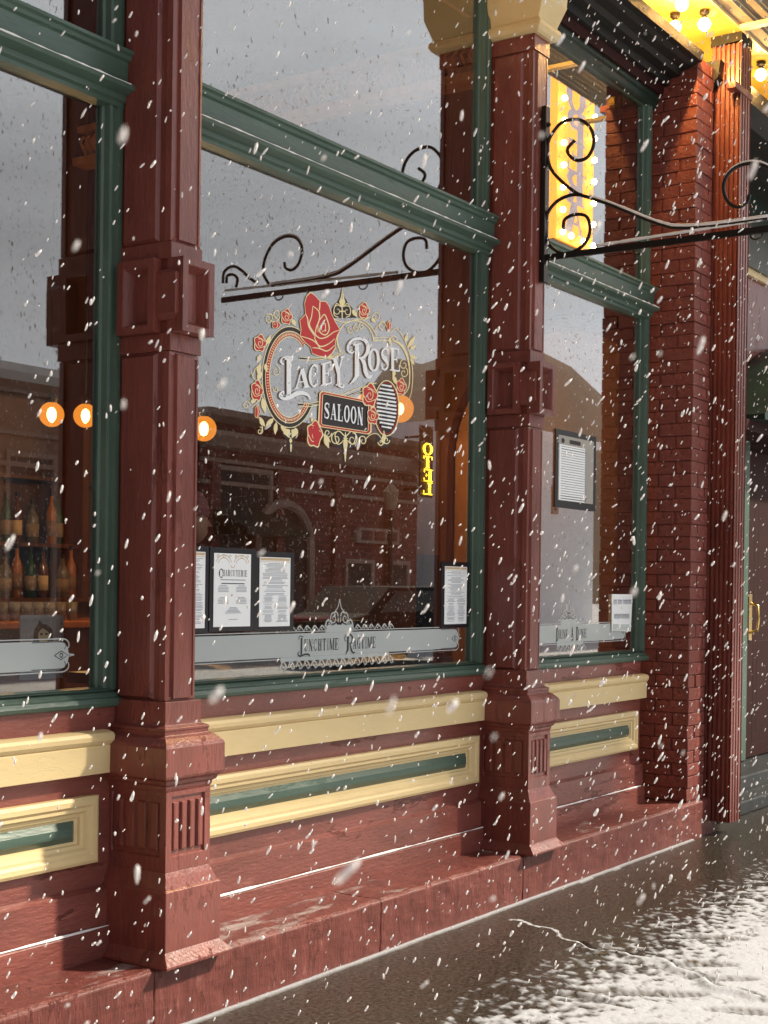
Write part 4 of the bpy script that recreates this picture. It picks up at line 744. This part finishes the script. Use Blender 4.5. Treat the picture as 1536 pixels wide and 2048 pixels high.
P(MB().box(x0 + .01, x1 - .11, 3.5785, 3.5791, z0_ + .002, z1_ - .05), 'reflection_patch', M['paper'], m_)  # pale patch standing in for the white building's reflection over the poster
A = Art(met, 3.578)
A.rib(('print', 'dec_black'), [(x0 + .13, z1_ - .028), (x1 - .17, z1_ - .028)], .022); A.poly(('print', 'dec_black'), A.ell(x0 + .05, z1_ - .028, .02, .014, n=14))
for k in range(22): A.rib(('small_print', 'ink' if k in (1, 20, 21) else 'greyink'), [(x0 + .03, z1_ - .06 - k * .0135), (x1 - random.uniform(.03, .1), z1_ - .06 - k * .0135)], .004)
A.build(m_, {'print': 'poster_heading', 'small_print': 'small_print'})
m_ = thing('paper_notice', 'small white paper notice taped at the lower right corner of the right window', 'notice', (7.83, 3.61, 1.36))
P(MB().add([(7.70, 3.5785, 1.26), (7.965, 3.5785, 1.252), (7.985, 3.579, 1.475), (7.695, 3.579, 1.475), (7.70, 3.581, 1.26), (7.965, 3.581, 1.252), (7.985, 3.581, 1.475), (7.695, 3.581, 1.475)], [(0, 1, 2, 3), (7, 6, 5, 4), (0, 4, 5, 1), (1, 5, 6, 2), (2, 6, 7, 3), (3, 7, 4, 0)]), 'sheet', M['paper'], m_)
A = Art(met, 3.578)
for z_, segs in ((1.43, ((7.72, 7.76), (7.78, 7.84), (7.855, 7.965))), (1.345, ((7.73, 7.83), (7.84, 7.94)))):
    for a, b_ in segs:
        for x in np.arange(a, b_, .012): A.rib(('print', 'greyink'), [(x, z_ - .012 - random.random() * .004), (x + random.uniform(-.003, .003), z_ + .012 + random.random() * .004)], .006)
        A.rib(('print', 'greyink'), [(a, z_ + .008), (b_, z_ + .008)], .004)
A.rib(('print', 'greyink'), A.ell(7.83, 1.392, .004, .005), .002); A.poly(('fold', 'frost'), [(7.71, 1.262), (7.95, 1.258), (7.94, 1.295), (7.71, 1.30)])
A.build(m_, {'print': 'blurred_print', 'fold': 'folded_hem'})
m_ = thing('portrait_card', 'white card with a dark portrait drawing standing behind the left window', 'card', (3.3, 3.75, 1.3))
P(MB().box(3.40, 3.60, 3.80, 3.806, 1.16, 1.385), 'card', flat('card', (.35, .34, .36), .6), m_)
A = Art(met, 3.799)
A.poly(('hair', 'dkred'), [(3.455, 1.28), (3.462, 1.335), (3.478, 1.352), (3.486, 1.368), (3.50, 1.354), (3.525, 1.350), (3.546, 1.332), (3.55, 1.28)])
A.poly(('face', 'gold'), A.ell(3.505, 1.312, .026, .026, n=20))
for x in (3.495, 3.518): A.poly(('hair', 'dkred'), A.ell(x, 1.318, .007, .004, n=10))
A.rib(('hair', 'dkred'), [(3.478, 1.33), (3.50, 1.345), (3.53, 1.33)], .012, sm=3)
A.build(m_, {'face': 'face', 'hair': 'hair'})
# ------------------------------------------------------------------ the room behind the glass
RO = thing('saloon_room', 'dark warm panelled bar room seen through the windows', 'room', (6, 7, .3))
P(MB().box(.8, 10.1, 3.62, 10.4, .1, .16), 'room_floor', M['wood'], RO)
P(MB().box(.8, 10.1, 10.3, 10.4, .16, 6.8), 'back_wall', M['wallin'], RO)
P(MB().box(.7, .8, 3.62, 10.4, .16, 6.8), 'far_side_wall', M['wallin'], RO)
P(MB().box(.8, 10.1, 4.25, 10.4, 6.8, 6.9), 'room_ceiling', M['wood'], RO)
P(MB().box(10.0, 10.1, 3.99, 10.4, .16, 6.8), 'side_wall', M['wallin'], RO)
P(MB().box(9.98, 10.0, 3.99, 10.3, .16, 1.5), 'wainscot', M['wood'], RO)
# arched alcove on the side wall, facing the camera
ac, ah = 5.1, 2.55
ring = []
for a in np.linspace(0, 180, 25): ring.append((ac + .95 * math.cos(R(a)), ah + .95 * math.sin(R(a))))
av = [(9.975, y, z_) for y, z_ in [(ac + .95, .9)] + ring + [(ac - .95, .9)]]
P(MB().add(av, [tuple(range(len(av)))]), 'alcove_panel', M['arch'], RO)
P(MB().tube([(9.95, y, z_) for y, z_ in [(ac + 1.0, .9), (ac + 1.0, 1.8)] + [(ac + 1.0 * math.cos(R(a)), ah + 1.0 * math.sin(R(a))) for a in np.linspace(0, 180, 25)] + [(ac - 1.0, 1.8), (ac - 1.0, .9)]], .06, 6), 'arch_moulding', M['wood'], RO)
# copper cornice along the side wall
P(MB().box(9.80, 10.0, 3.99, 10.3, 5.53, 5.60), 'cornice_rail', M['tin'], RO)
P(MB().box(9.86, 10.0, 3.99, 10.3, 5.86, 5.92), 'cornice_rail', M['tin'], RO)
fz = MB()
for k in range(80):
    y = 4.05 + k * .078; fz.sphere((9.93, y, 5.69 + .07 * math.sin(k * 1.7)), .05 + .02 * random.random(), 6, 4, 1.6); fz.tube([(9.9, y, 5.62), (9.86, y + .05, 5.7 + .1 * random.random()), (9.88, y + .02, 5.82)], .014, 4)
P(fz, 'copper_frieze', M['tin'], RO)['kind'] = 'stuff'
# back bar
BB = thing('back_bar', 'dark wooden back bar with tiered bottle shelves behind the left window', 'shelf', (6.9, 8.4, .16))
P(MB().box(4.6, 9.2, 8.35, 8.75, .16, 1.35), 'cabinet', M['wood'], BB)
P(MB().box(4.6, 9.2, 8.72, 8.78, 1.35, 2.95), 'backboard', M['wallin'], BB)
for zz in (1.35, 1.77, 2.3): P(MB().box(4.6, 9.2, 8.2 + (zz - 1.35) * .35, 8.72, zz, zz + .03), 'shelf', M['wood'], BB)
for x in (4.6, 5.75, 6.9, 8.05, 9.16): P(MB().box(x, x + .06, 8.3, 8.72, 1.38, 2.95), 'upright', M['wood'], BB)
BR_ = thing('bar_counter', 'low dark bar counter under the bottles, edge catching orange light', 'counter', (6.5, 7.2, .16))
P(MB().box(4.4, 8.6, 7.0, 7.5, .16, 1.2), 'counter_front', M['wood'], BR_)
P(MB().box(4.35, 8.65, 6.93, 7.55, 1.2, 1.25), 'counter_top', paint('lacquered_bar_top', (.3, .1, .03), .2, .2, (.4, .2, .1), .2, .1), BR_, bevel=.01)
protos = []; RW = {0: 'lower', 1: 'upper'}; ORD = ['first', 'second', 'third', 'fourth', 'fifth', 'sixth', 'seventh', 'eighth']
for i in range(4):
    b_ = thing('bottle', 'x', 'bottle', (0, 0, 0), 'bottles on the back bar')
    h = (.37, .40, .33, .38)[i]; r_ = (.045, .042, .052, .040)[i]
    P(MB().lathe([(r_, 0), (r_, h * .58), (r_ * .8, h * .68), (r_ * .36, h * .78), (r_ * .34, h * .95)], (0, 0, 0), 12), 'glass_body', BOT[i], b_, smooth=True)
    P(MB().lathe([(r_ * 1.02, h * .15), (r_ * 1.02, h * .45)], (0, 0, 0), 12), 'label', (M['label'], M['label2'], M['label'], M['gold'])[i], b_, smooth=True)
    P(MB().lathe([(r_ * .4, h * .93), (r_ * .4, h * 1.02)], (0, 0, 0), 8), 'stopper', M['cap'], b_)
    protos.append(b_)
kinds = ['green glass', 'amber glass', 'clear glass', 'dark brown glass']; n = 0
for row, (zz, yy) in enumerate(((1.38, 8.30), (1.80, 8.45))):
    for i, x in enumerate(np.arange(6.98, 8.0, .14)):
        k = (i * 7 + row * 3) % 4; o = protos[k] if n < 4 and protos[k].get('used') is None else copy_tree(protos[k])
        protos[k]['used'] = 1
        o.location = (x + random.uniform(-.02, .02), yy + random.uniform(-.03, .03), zz); n += 1
        o['label'] = '%s bottle, %s from the left on the %s back bar shelf' % (kinds[k], ORD[i], RW[row])
for o in bpy.data.objects:
    if 'used' in o: del o['used']
for i in range(9):
    g = thing('bar_glass', '%s bar glass from the left in the row on the bar counter' % (['first', 'second', 'third', 'fourth', 'fifth', 'sixth', 'seventh', 'eighth', 'ninth'][i]), 'glass', (6.0 + i * .1, 7.1, 1.25), 'glasses lined up on the bar counter')
    P(MB().lathe([(.032, 0), (.038, .12), (.036, .12), (.03, .01)], (6.0 + i * .1, 7.1, 1.25), 12), 'tumbler', BOT[2], g, smooth=True)
# globe lamps
def globe(x, y, z_, label, r_=.095):
    g = thing('globe_lamp', label, 'lamp', (x, y, z_), 'amber globe lamps inside the saloon')
    P(MB().sphere((x, y, z_), r_, 24, 16), 'glass_globe', M['globe'], g, smooth=True)
    P(MB().sphere((x, y, z_), .030, 12, 8, 1.5), 'bulb', M['filament'], g, smooth=True)
    P(MB().lathe([(.03, r_ * .95), (.035, r_ + .02), (.02, r_ + .05), (.008, r_ + .06), (.008, r_ + 1.2)], (x, y, z_), 10), 'stem', M['cap'], g)
    ld = bpy.data.lights.new('lamp_light', 'POINT'); ld.energy = 75; ld.color = (1, .5, .17); ld.shadow_soft_size = .008
    lo = bpy.data.objects.new('lamp_light', ld); C.objects.link(lo); lo.parent = g; lo.location = (0, 0, -.055)
globe(6.04, 6.5, 2.51, 'glowing amber globe lamp farthest left, in the left window', .075)
globe(6.61, 6.8, 2.58, 'glowing amber globe lamp touching the green jamb in the left window', .078)
globe(6.85, 6.0, 2.48, 'glowing amber globe lamp beside the first red pillar, in the middle window', .08)
globe(11.36 * .8, 7.5 * .8, 1.5 + 1.69 * .8, 'glowing amber globe lamp over the piano keys of the logo', .105)
globe(10.82 * .8, 7.5 * .8, 1.5 + 1.66 * .8, 'glowing amber globe lamp just right of the word SALOON', .095)
# a guest standing inside, seen past the first pillar
pe = thing('person', 'person in dark grey jacket and striped knit hat standing inside the middle window', 'person', (5.55, 4.95, .16))
def skinobj(name, verts, edges, mat, parent):
    me = bpy.data.meshes.new(name); me.from_pydata([v[:3] for v in verts], edges, []); me.materials.append(mat)
    o = bpy.data.objects.new(name, me); C.objects.link(o); o.parent = parent
    o.modifiers.new('skin', 'SKIN').use_smooth_shade = True
    if not me.skin_vertices: me.attributes.new('skin_tmp', 'FLOAT', 'POINT')
    for i, v in enumerate(verts):
        if me.skin_vertices: me.skin_vertices[0].data[i].radius = v[3]
    if me.skin_vertices: me.skin_vertices[0].data[0].use_root = True
    sb = o.modifiers.new('sub', 'SUBSURF'); sb.levels = 2; sb.render_levels = 2
    return o
JK = flat('grey_jacket', (.06, .06, .065), .8); SKN = flat('skin', (.45, .26, .18), .55); HT = paint('striped_knit', (.25, .1, .1), .9, .4, (.4, .3, .3), .5, .5, 1, (.2, .2, 6), 40)
bv = [(0, 0, .92, (.16, .12)), (0, 0, 1.12, (.15, .11)), (0, .01, 1.34, (.19, .13)), (0, .0, 1.46, (.12, .08)), (0, -.01, 1.54, (.055, .055)),
      (.18, 0, 1.40, (.07, .07)), (.25, .02, 1.14, (.05, .05)), (.20, -.2, 1.02, (.04, .04)), (-.18, 0, 1.40, (.07, .07)), (-.25, .02, 1.14, (.05, .05)), (-.18, -.2, 1.0, (.04, .04)),
      (.09, 0, .84, (.10, .10)), (.10, -.02, .46, (.06, .06)), (.10, .02, .08, (.045, .045)), (.11, -.12, .03, (.04, .03)), (-.09, 0, .84, (.10, .10)), (-.10, -.02, .46, (.06, .06)), (-.10, .02, .08, (.045, .045)), (-.11, -.12, .03, (.04, .03))]
skinobj('body', bv, [(0, 1), (1, 2), (2, 3), (3, 4), (2, 5), (5, 6), (6, 7), (2, 8), (8, 9), (9, 10), (0, 11), (11, 12), (12, 13), (13, 14), (0, 15), (15, 16), (16, 17), (17, 18)], JK, pe)
hd_ = MB().sphere((0, 0, 0), .095, 20, 14, 1.25)
hd_.v = [(x, y - .01 * (z_ < -.03) , z_) for x, y, z_ in hd_.v]
hd_.add([(-.014, -.085, -.025), (.014, -.085, -.025), (0, -.118, -.02), (0, -.09, .02)], [(0, 1, 2), (0, 2, 3), (2, 1, 3), (1, 0, 3)])
for sx_ in (-1, 1): hd_.sphere((sx_ * .094, .005, -.01), .022, 8, 6, 1.4)
ho = P(hd_, 'head', SKN, None, smooth=True); ho.parent = pe; ho.location = (0, 0, 1.66); ho.rotation_euler = (0, 0, R(50))
ht = P(MB().lathe([(.108, .0), (.112, .03), (.106, .035), (.10, .08), (.07, .125), (.02, .145)], (0, 0, 0), 20), 'knit_hat', HT, None, smooth=True); ht.parent = pe; ht.location = (0, .01, 1.685)
for sx_ in (-1, 1):
    h_ = MB().sphere((sx_ * .19, -.24, 1.01), .035, 8, 6)
    for k in range(4): h_.tube([(sx_ * (.17 + .013 * k), -.26, 1.0), (sx_ * (.168 + .013 * k), -.31 + abs(k - 1.5) * .006, .985), (sx_ * (.168 + .013 * k), -.33 + abs(k - 1.5) * .008, .96)], .008, 6)
    h_.tube([(sx_ * .16, -.235, 1.01), (sx_ * .145, -.27, 1.02), (sx_ * .15, -.295, 1.01)], .009, 6)
    o = P(h_, 'hand', SKN, None, smooth=True); o.parent = pe
# window shelf things
tb = thing('window_table', 'brown wooden crate table just inside the middle window', 'table', (5.4, 4.3, .16))
P(MB().box(4.95, 5.95, 4.1, 4.6, 1.30, 1.33), 'table_top', M['wood'], tb)
for i, x in enumerate((4.98, 5.45)): P(MB().frame((x, 4.11, 1.06), X, Z, -Y, .44, .235, [(0, 0), (0, .01), (.03, .01), (.035, 0)]), 'crate_front', paint('crate_wood', (.2, .12, .06), .6, .3, (.3, .2, .1), .4, .4, stretch=(.3, 1, 1)), tb)
for x in (5.0, 5.88): P(MB().box(x, x + .05, 4.13, 4.18, .16, 1.30), 'leg', M['wood'], tb)
P(MB().box(3.85, 6.05, 3.66, 4.05, 1.12, 1.16), 'window_shelf', M['stone'], RO)
cb = thing('copper_bottle', 'tall bright copper bottle standing on the inside table', 'bottle', (5.06, 4.25, 1.33))
P(MB().lathe([(.04, 0), (.042, .2), (.025, .26), (.022, .3), (.02, .3)], (5.06, 4.25, 1.33), 16), 'bottle_body', M['copper'], cb, smooth=True)
P(MB().lathe([(.021, .3), (.021, .33), (.01, .335)], (5.06, 4.25, 1.33), 12), 'stopper', M['cap'], cb)
kt = thing('steel_jug', 'shiny steel jug right of the copper bottle', 'jug', (5.22, 4.25, 1.33))
P(MB().lathe([(.035, 0), (.045, .05), (.042, .12), (.03, .17), (.02, .175)], (5.22, 4.25, 1.33), 16), 'jug_body', flat('steel', (.7, .7, .72), .2, 1), kt, smooth=True)
P(MB().tube([(5.26, 4.25, 1.36), (5.30, 4.25, 1.38), (5.30, 4.25, 1.45), (5.255, 4.25, 1.48)], .006, 6), 'jug_handle', M['cap'], kt)
ry = thing('red_tray', 'flat red tray on the inside table', 'tray', (5.55, 4.3, 1.33))
P(MB().frame((5.38, 4.2, 1.331), X, Y, Z, .4, .22, [(0, 0), (-.01, .02), (0, .02), (.01, .004)]), 'tray', M['dec_red'], ry)
cn_ = thing('paper_cone', 'small white cone standing on the red tray', 'cup', (5.52, 4.28, 1.335))
P(MB().lathe([(.03, 0), (.014, .11), (.010, .112)], (5.52, 4.28, 1.336), 12), 'cone', M['white'], cn_)
P(MB().lathe([(.034, 0), (.034, .006)], (5.52, 4.28, 1.3355), 12), 'rim', M['white'], cn_)
st = thing('menu_stand', 'dark easel stand behind the rightmost menu card', 'stand', (6.0, 3.8, 1.16))
P(MB().box(5.86, 6.0, 3.72, 3.76, 1.16, 1.66), 'post', M['blackframe'], st); P(MB().box(5.84, 6.03, 3.69, 3.80, 1.16, 1.18), 'foot', M['blackframe'], st)
# ------------------------------------------------------------------ across the street (seen in the glass)
brk = paint('far_brick', (.16, .058, .052), .8, .4, (.34, .24, .22), .6, .3, .5, (1, 1, 1), 6)
t = brk.node_tree; b = t.nodes['Principled BSDF']; src = b.inputs['Base Color'].links[0].from_socket; bt = N(t, 'ShaderNodeTexBrick'); bt.inputs['Scale'].default_value = 1.0; bt.inputs['Brick Width'].default_value = .42; bt.inputs['Row Height'].default_value = .14; bt.inputs['Mortar Size'].default_value = .012
bt.inputs['Color1'].default_value = (1, 1, 1, 1); bt.inputs['Color2'].default_value = (.72, .72, .72, 1); bt.inputs['Mortar'].default_value = (1.5, 1.4, 1.4, 1)
tc = N(t, 'ShaderNodeTexCoord'); rt_ = N(t, 'ShaderNodeMapping'); rt_.inputs['Rotation'].default_value = (R(90), 0, 0); t.links.new(tc.outputs['Object'], rt_.inputs[0]); t.links.new(rt_.outputs[0], bt.inputs[0])
mm = N(t, 'ShaderNodeMix', data_type='RGBA', blend_type='MULTIPLY'); mm.inputs[0].default_value = 1; t.links.new(src, mm.inputs[6]); t.links.new(bt.outputs[0], mm.inputs[7]); t.links.new(mm.outputs[2], b.inputs['Base Color'])
tan = paint('far_sandstone', (.3, .2, .15), .8, .25, (.4, .3, .25), .3, .2, .4, (1, 1, 1), 5)
wn = flat('far_window_glass', (.03, .035, .04), .15); trm = paint('far_trim', (.33, .24, .2), .7, .2, (.4, .4, .4), .3, .1)
def far_building(x0, x1, h, mat, name, label, wins, cz_=None, arch=None):
    b_ = thing(name, label, 'building', ((x0 + x1) / 2, -18, 0))
    P(MB().box(x0, x1, -22, -14, 0, h), 'wall', mat, b_)
    P(MB().prismx([(-14, h - .15), (-13.75, h - .02), (-13.7, h + .12), (-14.2, h + .12)], x0 - .05, x1 + .05), 'parapet', M['snow'] if cz_ is None else trm, b_)
    if cz_: P(MB().prismx([(-14, cz_[0]), (-13.8, cz_[0] + .05), (-13.75, cz_[0] + .12), (-13.6, cz_[1] - .1), (-13.6, cz_[1]), (-14, cz_[1])], x0, x1), 'cornice', trm, b_)
    for (wx, wz, ww, wh_) in wins:
        w_ = P(MB().frame((wx + ww, -13.999, wz), -X, Z, Y, ww, wh_, [(0, 0), (0, .06), (.1, .06), (.12, .01)], cap=False), 'window', trm, b_)
        P(MB().box(wx + .1, wx + ww - .1, -13.995, -13.985, wz + .1, wz + wh_ - .1), 'pane', wn, w_)
    return b_
FB1 = far_building(8, 20.8, 5.5, tan, 'shop_building', 'tan stone building with snowy roof line reflected in the left window', [(10 + i * 1.7, 1.0, 1.3, 3.0) for i in range(6)])
far_building(20.9, 23.95, 4.9, brk, 'low_brick_building', 'low brown building between the stone shop and the hotel, reflected in glass', [(21.4, .9, 1.9, 2.8)])
HB = far_building(24.05, 33.0, 5.3, brk, 'hotel_building', 'dark brick hotel with stone cornice reflected in the middle window', [(24.6, 1.1, 2.0, 3.1), (29.6, .6, 1.3, 1.6), (31.5, .6, 1.1, 1.6)], (4.55, 4.92))
av = [(27.0 + 1.0 * math.cos(R(a)), 2.4 + 1.0 * math.sin(R(a))) for a in np.linspace(0, 180, 16)]
P(MB().prismy([(28.0, .2)] + av + [(26.0, .2)], -14.0, -13.93), 'arched_doorway', wn, HB)
P(MB().tube([(x, -13.9, z_) for x, z_ in [(28.05, .2)] + [(27.0 + 1.05 * math.cos(R(a)), 2.4 + 1.05 * math.sin(R(a))) for a in np.linspace(0, 180, 16)] + [(25.95, .2)]], .12, 6), 'arch_surround', trm, HB)
sg = thing('shop_sign', 'long rounded shop sign on the brick wall reflected in the middle window', 'sign', (30.8, -13.9, 2.85))
P(MB().prismy([(29.95, 2.62), (31.9, 2.62), (31.9, 3.02), (30.1, 3.02), (29.95, 2.9)], -13.98, -13.85), 'board', trm, sg)
for i in range(3): P(MB().box(30.15 + i * .58, 30.6 + i * .58, -13.86, -13.82, 2.7, 2.94), 'painted_block', brk, sg)
# hotel sign: vertical, so that the glass shows it back to front
hs_ = thing('hotel_sign', 'vertical lit yellow HOTEL sign seen mirrored at the right of the middle window', 'sign', (33.35, -14, 4))
for zz in (4.1, 5.5): P(MB().box(32.32, 32.38, -14.0, -13.36, zz, zz + .06), 'sign_arm', M['cap'], hs_)
P(MB().box(32.04, 32.65, -13.36, -13.3, 3.9, 5.8), 'sign_board', M['cap'], hs_)
for i, ch in enumerate('HOTEL'):
    # the sign faces the saloon (+y), so its text runs towards -x
    zb = 5.50 - i * .362; A = Art(lambda x, z_: (x, z_), -13.27, -.002); A.layers = {}
    zb = 1.5 + (zb - 1.5) * .969
    glyph(A, ('l', 'neon' if i else 'cap'), ch, (32.60, zb), (32.09, zb), (32.60, zb + .32), (32.09, zb + .32), 1.0)
    A.build(hs_, {'l': 'letter'})
# opera sign on a mast, facing the saloon
osn = thing('opera_sign', 'tall lit yellow OPERA sign edged with bulbs, seen mirrored in the upper right window', 'sign', (19.3, -2.5, 0))
P(MB().tube([(21.4, -2.6, 0), (21.4, -2.6, 9.8)], .06, 8), 'mast', M['cap'], osn); P(MB().tube([(21.4, -2.6, 9.62), (18.9, -2.6, 9.62)], .03, 6), 'arm', M['cap'], osn)
sx0, sx1, sz0, sz1 = 18.72, 19.93, 6.62, 9.42
P(MB().box(sx0, sx1, -2.62, -2.5, sz0, sz1), 'lit_panel', M['signpanel'], osn)
P(MB().box(sx0 - .02, sx1 + .02, -2.64, -2.52, sz0 - .02, sz0), 'sign_edge', M['brass'], osn)
for i, ch in enumerate('OPERA'):
    zb = 8.62 - i * .45; A = Art(lambda x, z_: (x, z_), -2.49, -.001)
    glyph(A, ('l', 'letter_grey'), ch, (19.60, zb - .03), (18.98, zb - .03), (19.60, zb + .45), (18.98, zb + .45), 1.35)
    M.setdefault('letter_grey', flat('grey_sign_letters', (.3, .27, .3), .5, 0, .8, (.75, .6, .62))); A.build(osn, {'l': 'letter'})
bl_ = MB()
for z_ in np.linspace(sz0 + .1, sz1 - .1, 9):
    for x in (sx0 + .1, sx1 - .1): P(MB().sphere((x, -2.44, z_), .045, 8, 6), 'bulb', M['signbulb'], osn)
for x in (19.1, 19.5):
    for z_ in (sz0 + .1, sz1 - .1): P(MB().sphere((x, -2.44, z_), .045, 8, 6), 'bulb', M['signbulb'], osn)
# white building and snow topped car
far_building(35.0, 44.0, 6.3, M['white'], 'white_building', 'pale white building reflected in the right window', [(36.2, 4.0, .5, .9), (40.9, 3.9, .4, .9)], None)
car = thing('parked_car', 'parked car under fresh snow reflected low in the right window', 'car', (39.5, -9, 0))
cp = [(37.2, .35), (37.2, .9), (37.9, 1.0), (38.6, 1.5), (40.6, 1.52), (41.4, 1.05), (41.9, .95), (41.9, .35)]
P(MB().prismy(cp, -9.8, -8.2), 'car_body', flat('grey_car_paint', (.25, .26, .28), .3), car, bevel=.06)
P(MB().prismy([(38.45, 1.47), (38.6, 1.6), (40.6, 1.62), (40.8, 1.47)], -9.75, -8.25), 'roof_snow', M['snow'], car, bevel=.03)
P(MB().prismy([(37.2, .92), (37.85, 1.05), (37.9, .98), (37.3, .88)], -9.75, -8.25), 'bonnet_snow', M['snow'], car)
P(MB().prismy([(38.2, 1.02), (38.7, 1.42), (40.5, 1.43), (41.1, 1.05)], -8.21, -8.18), 'side_window', wn, car)
for x in (37.95, 41.1):
    wv = [(x + .33 * math.cos(a), .33 + .33 * math.sin(a)) for a in np.linspace(0, 2 * PI, 20)[:-1]]
    for y in (-9.82, -8.4):
        w_ = P(MB().prismy(wv, y, y + .22), 'wheel', M['cap'], car)
        P(MB().prismy([(x + .18 * math.cos(a), .33 + .18 * math.sin(a)) for a in np.linspace(0, 2 * PI, 12)[:-1]], y - .01, y + .23), 'rim', flat('alloy', (.5, .5, .5), .3, 1), w_)
lb = thing('side_occluder', 'unseen brick block added on the left to darken the pillar sides', 'building', (-7, -1, 0))  # unseen block added to keep sky light off the left-facing sides
P(MB().box(-12, -3.6, -5.5, 3.9, 0, 9.0), 'wall', brk, lb)
P(MB().prismz([(-3.6, 3.9), (-3.6, 3.2), (-3.3, 3.2), (-3.3, 3.9)], 0, 9), 'occluder_edge', tan, lb)
P(MB().box(-3.62, -3.56, -2, .5, .8, 2.9), 'window', wn, lb)
car2 = copy_tree(car); car2.location = (23.4, -8.6, 0); car2['label'] = 'dark car reflected across the lower middle window'
for ch in list(car2.children):
    if 'snow' in ch.name: bpy.data.objects.remove(ch); continue
    if ch.name.startswith('car_body'): ch.data = ch.data.copy(); ch.data.materials[0] = flat('black_car_paint', (.012, .013, .015), .85, spec=.15)
def facade_extra(b_, x0, x1, zs, rnd):
    for z_ in zs: P(MB().box(x0, x1, -14.0, -13.93, z_, z_ + .09), 'string_course', trm, b_)
    for x in np.arange(x0 + .3, x1, 2.35): P(MB().box(x, x + .28, -14.0, -13.88, 0, zs[-1]), 'wall_pier', trm if rnd else brk, b_)
facade_extra(FB1, 8, 20.8, (.8, 3.7, 4.3, 5.1), 0); facade_extra(HB, 24.05, 33.0, (.5, 3.75, 4.25), 0)
P(MB().prismx([(-14, 3.25), (-12.9, 2.75), (-12.9, 2.62), (-14, 2.62)], 24.4, 26.7), 'awning', M['dkgreen'], HB)
for x in (25.0, 25.6, 26.2): P(MB().box(x, x + .06, -13.99, -13.96, 1.1, 2.6), 'mullion', trm, HB)
for i, (x, c_) in enumerate(((20.9, 'dark coat'), (29.0, 'brown coat'))):
    q_ = thing('street_lamp', 'cast iron street lamp on the far pavement, %s of the hotel' % ('left' if i == 0 else 'right end'), 'lamp', (x, -12.2, 0))
    P(MB().lathe([(.16, 0), (.16, .3), (.07, .5), (.05, 3.2), (.12, 3.25)], (x, -12.2, .12), 12), 'post', M['cap'], q_)
    P(MB().lathe([(.12, 3.37), (.2, 3.8), (.05, 4.0)], (x, -12.2, .0), 12), 'lantern', M['label'], q_)
# upper balcony slab, unseen and added to shade the upper wall
occ = thing('upper_occluder', 'unseen added balcony above the saloon front, over the top edge', 'occluder', (8, 2, 7.4))
zb = 9.2
P(MB().prismz([(-3, 4.0), (-3, -2.5), (9.0, -2.57), (10.3, -2.80), (11.3, -2.97), (12.3, -3.08), (13.05, -3.25), (13.6, -3.37), (15, -3.6), (15, 4.0)], zb, zb + .18), 'occluder_slab', M['planks'], occ)
# ------------------------------------------------------------------ falling snow
nf = 44000
px = rng.uniform(.25, 12, nf); py = rng.uniform(-3.0, 3.2, nf); pz = rng.uniform(.03, 5.0, nf)
dist = px * .829 + py * .559
keep = (dist > 1.2) | (rng.random(nf) < .12); keep &= (dist > 2.4) | (rng.random(nf) < .5)
px, py, pz = px[keep], py[keep], pz[keep]
nn = 46; dn = rng.uniform(.45, 1.1, nn); un = rng.uniform(-.27, .27, nn); vn = rng.uniform(-.30, .42, nn)     # a few flakes close to the lens, out of focus
pn = np.array([[fw[i] * dn + rt[i] * un * dn + up[i] * vn * dn] for i in range(3)])[:, 0]
px, py, pz = np.concatenate([px, pn[0]]), np.concatenate([py, pn[1]]), np.concatenate([pz, pn[2] + 1.5]); nf = len(px)
g_ = (1 + 5 ** .5) / 2
base = np.array([(-1, g_, 0), (1, g_, 0), (-1, -g_, 0), (1, -g_, 0), (0, -1, g_), (0, 1, g_), (0, -1, -g_), (0, 1, -g_), (g_, 0, -1), (g_, 0, 1), (-g_, 0, -1), (-g_, 0, 1)], float) / 1.9
fc = np.array([(0, 11, 5), (0, 5, 1), (0, 1, 7), (0, 7, 10), (0, 10, 11), (1, 5, 9), (5, 11, 4), (11, 10, 2), (10, 7, 6), (7, 1, 8), (3, 9, 4), (3, 4, 2), (3, 2, 6), (3, 6, 8), (3, 8, 9), (4, 9, 5), (2, 4, 11), (6, 2, 10), (8, 6, 7), (9, 8, 1)])
sz = rng.lognormal(math.log(.0025), .42, nf) * np.clip(.35 + .65 * (px * .829 + py * .559) / 4, .5, 1)
sz = np.minimum(sz, np.where(px * .829 + py * .559 < 2.6, .0022, .0046)); el = rng.uniform(1.4, 4.2, nf)
V = base[None] * np.stack([sz, sz * .8, sz * el], -1)[:, None]; V *= rng.uniform(.72, 1.25, (nf, 12, 1))
tilt = np.radians(rng.normal(24, 13, nf)); azr = rng.normal(0, .5, nf)
ct_, st_ = np.cos(tilt), np.sin(tilt)
Xr = V[..., 0] * ct_[:, None] + V[..., 2] * st_[:, None]; Zr = -V[..., 0] * st_[:, None] + V[..., 2] * ct_[:, None]
dxv, dyv = .559 * np.cos(azr) , -.829 * np.cos(azr)
ux, uy = .559, -.829
VX = Xr * ux - V[..., 1] * uy; VY = Xr * uy + V[..., 1] * ux
co = np.stack([VX + px[:, None], VY + py[:, None], Zr + pz[:, None]], -1).reshape(-1, 3)
fi = (fc[None] + (np.arange(nf) * 12)[:, None, None]).reshape(-1, 3)
me = bpy.data.meshes.new('falling_snow'); me.vertices.add(len(co)); me.vertices.foreach_set('co', co.ravel()); me.loops.add(fi.size); me.loops.foreach_set('vertex_index', fi.ravel())
me.polygons.add(len(fi)); me.polygons.foreach_set('loop_start', np.arange(len(fi)) * 3); me.polygons.foreach_set('use_smooth', np.ones(len(fi), bool)); me.update(calc_edges=True); me.materials.append(M['flake'])
fo = bpy.data.objects.new('falling_snow', me); C.objects.link(fo); tag(fo, kind='stuff')
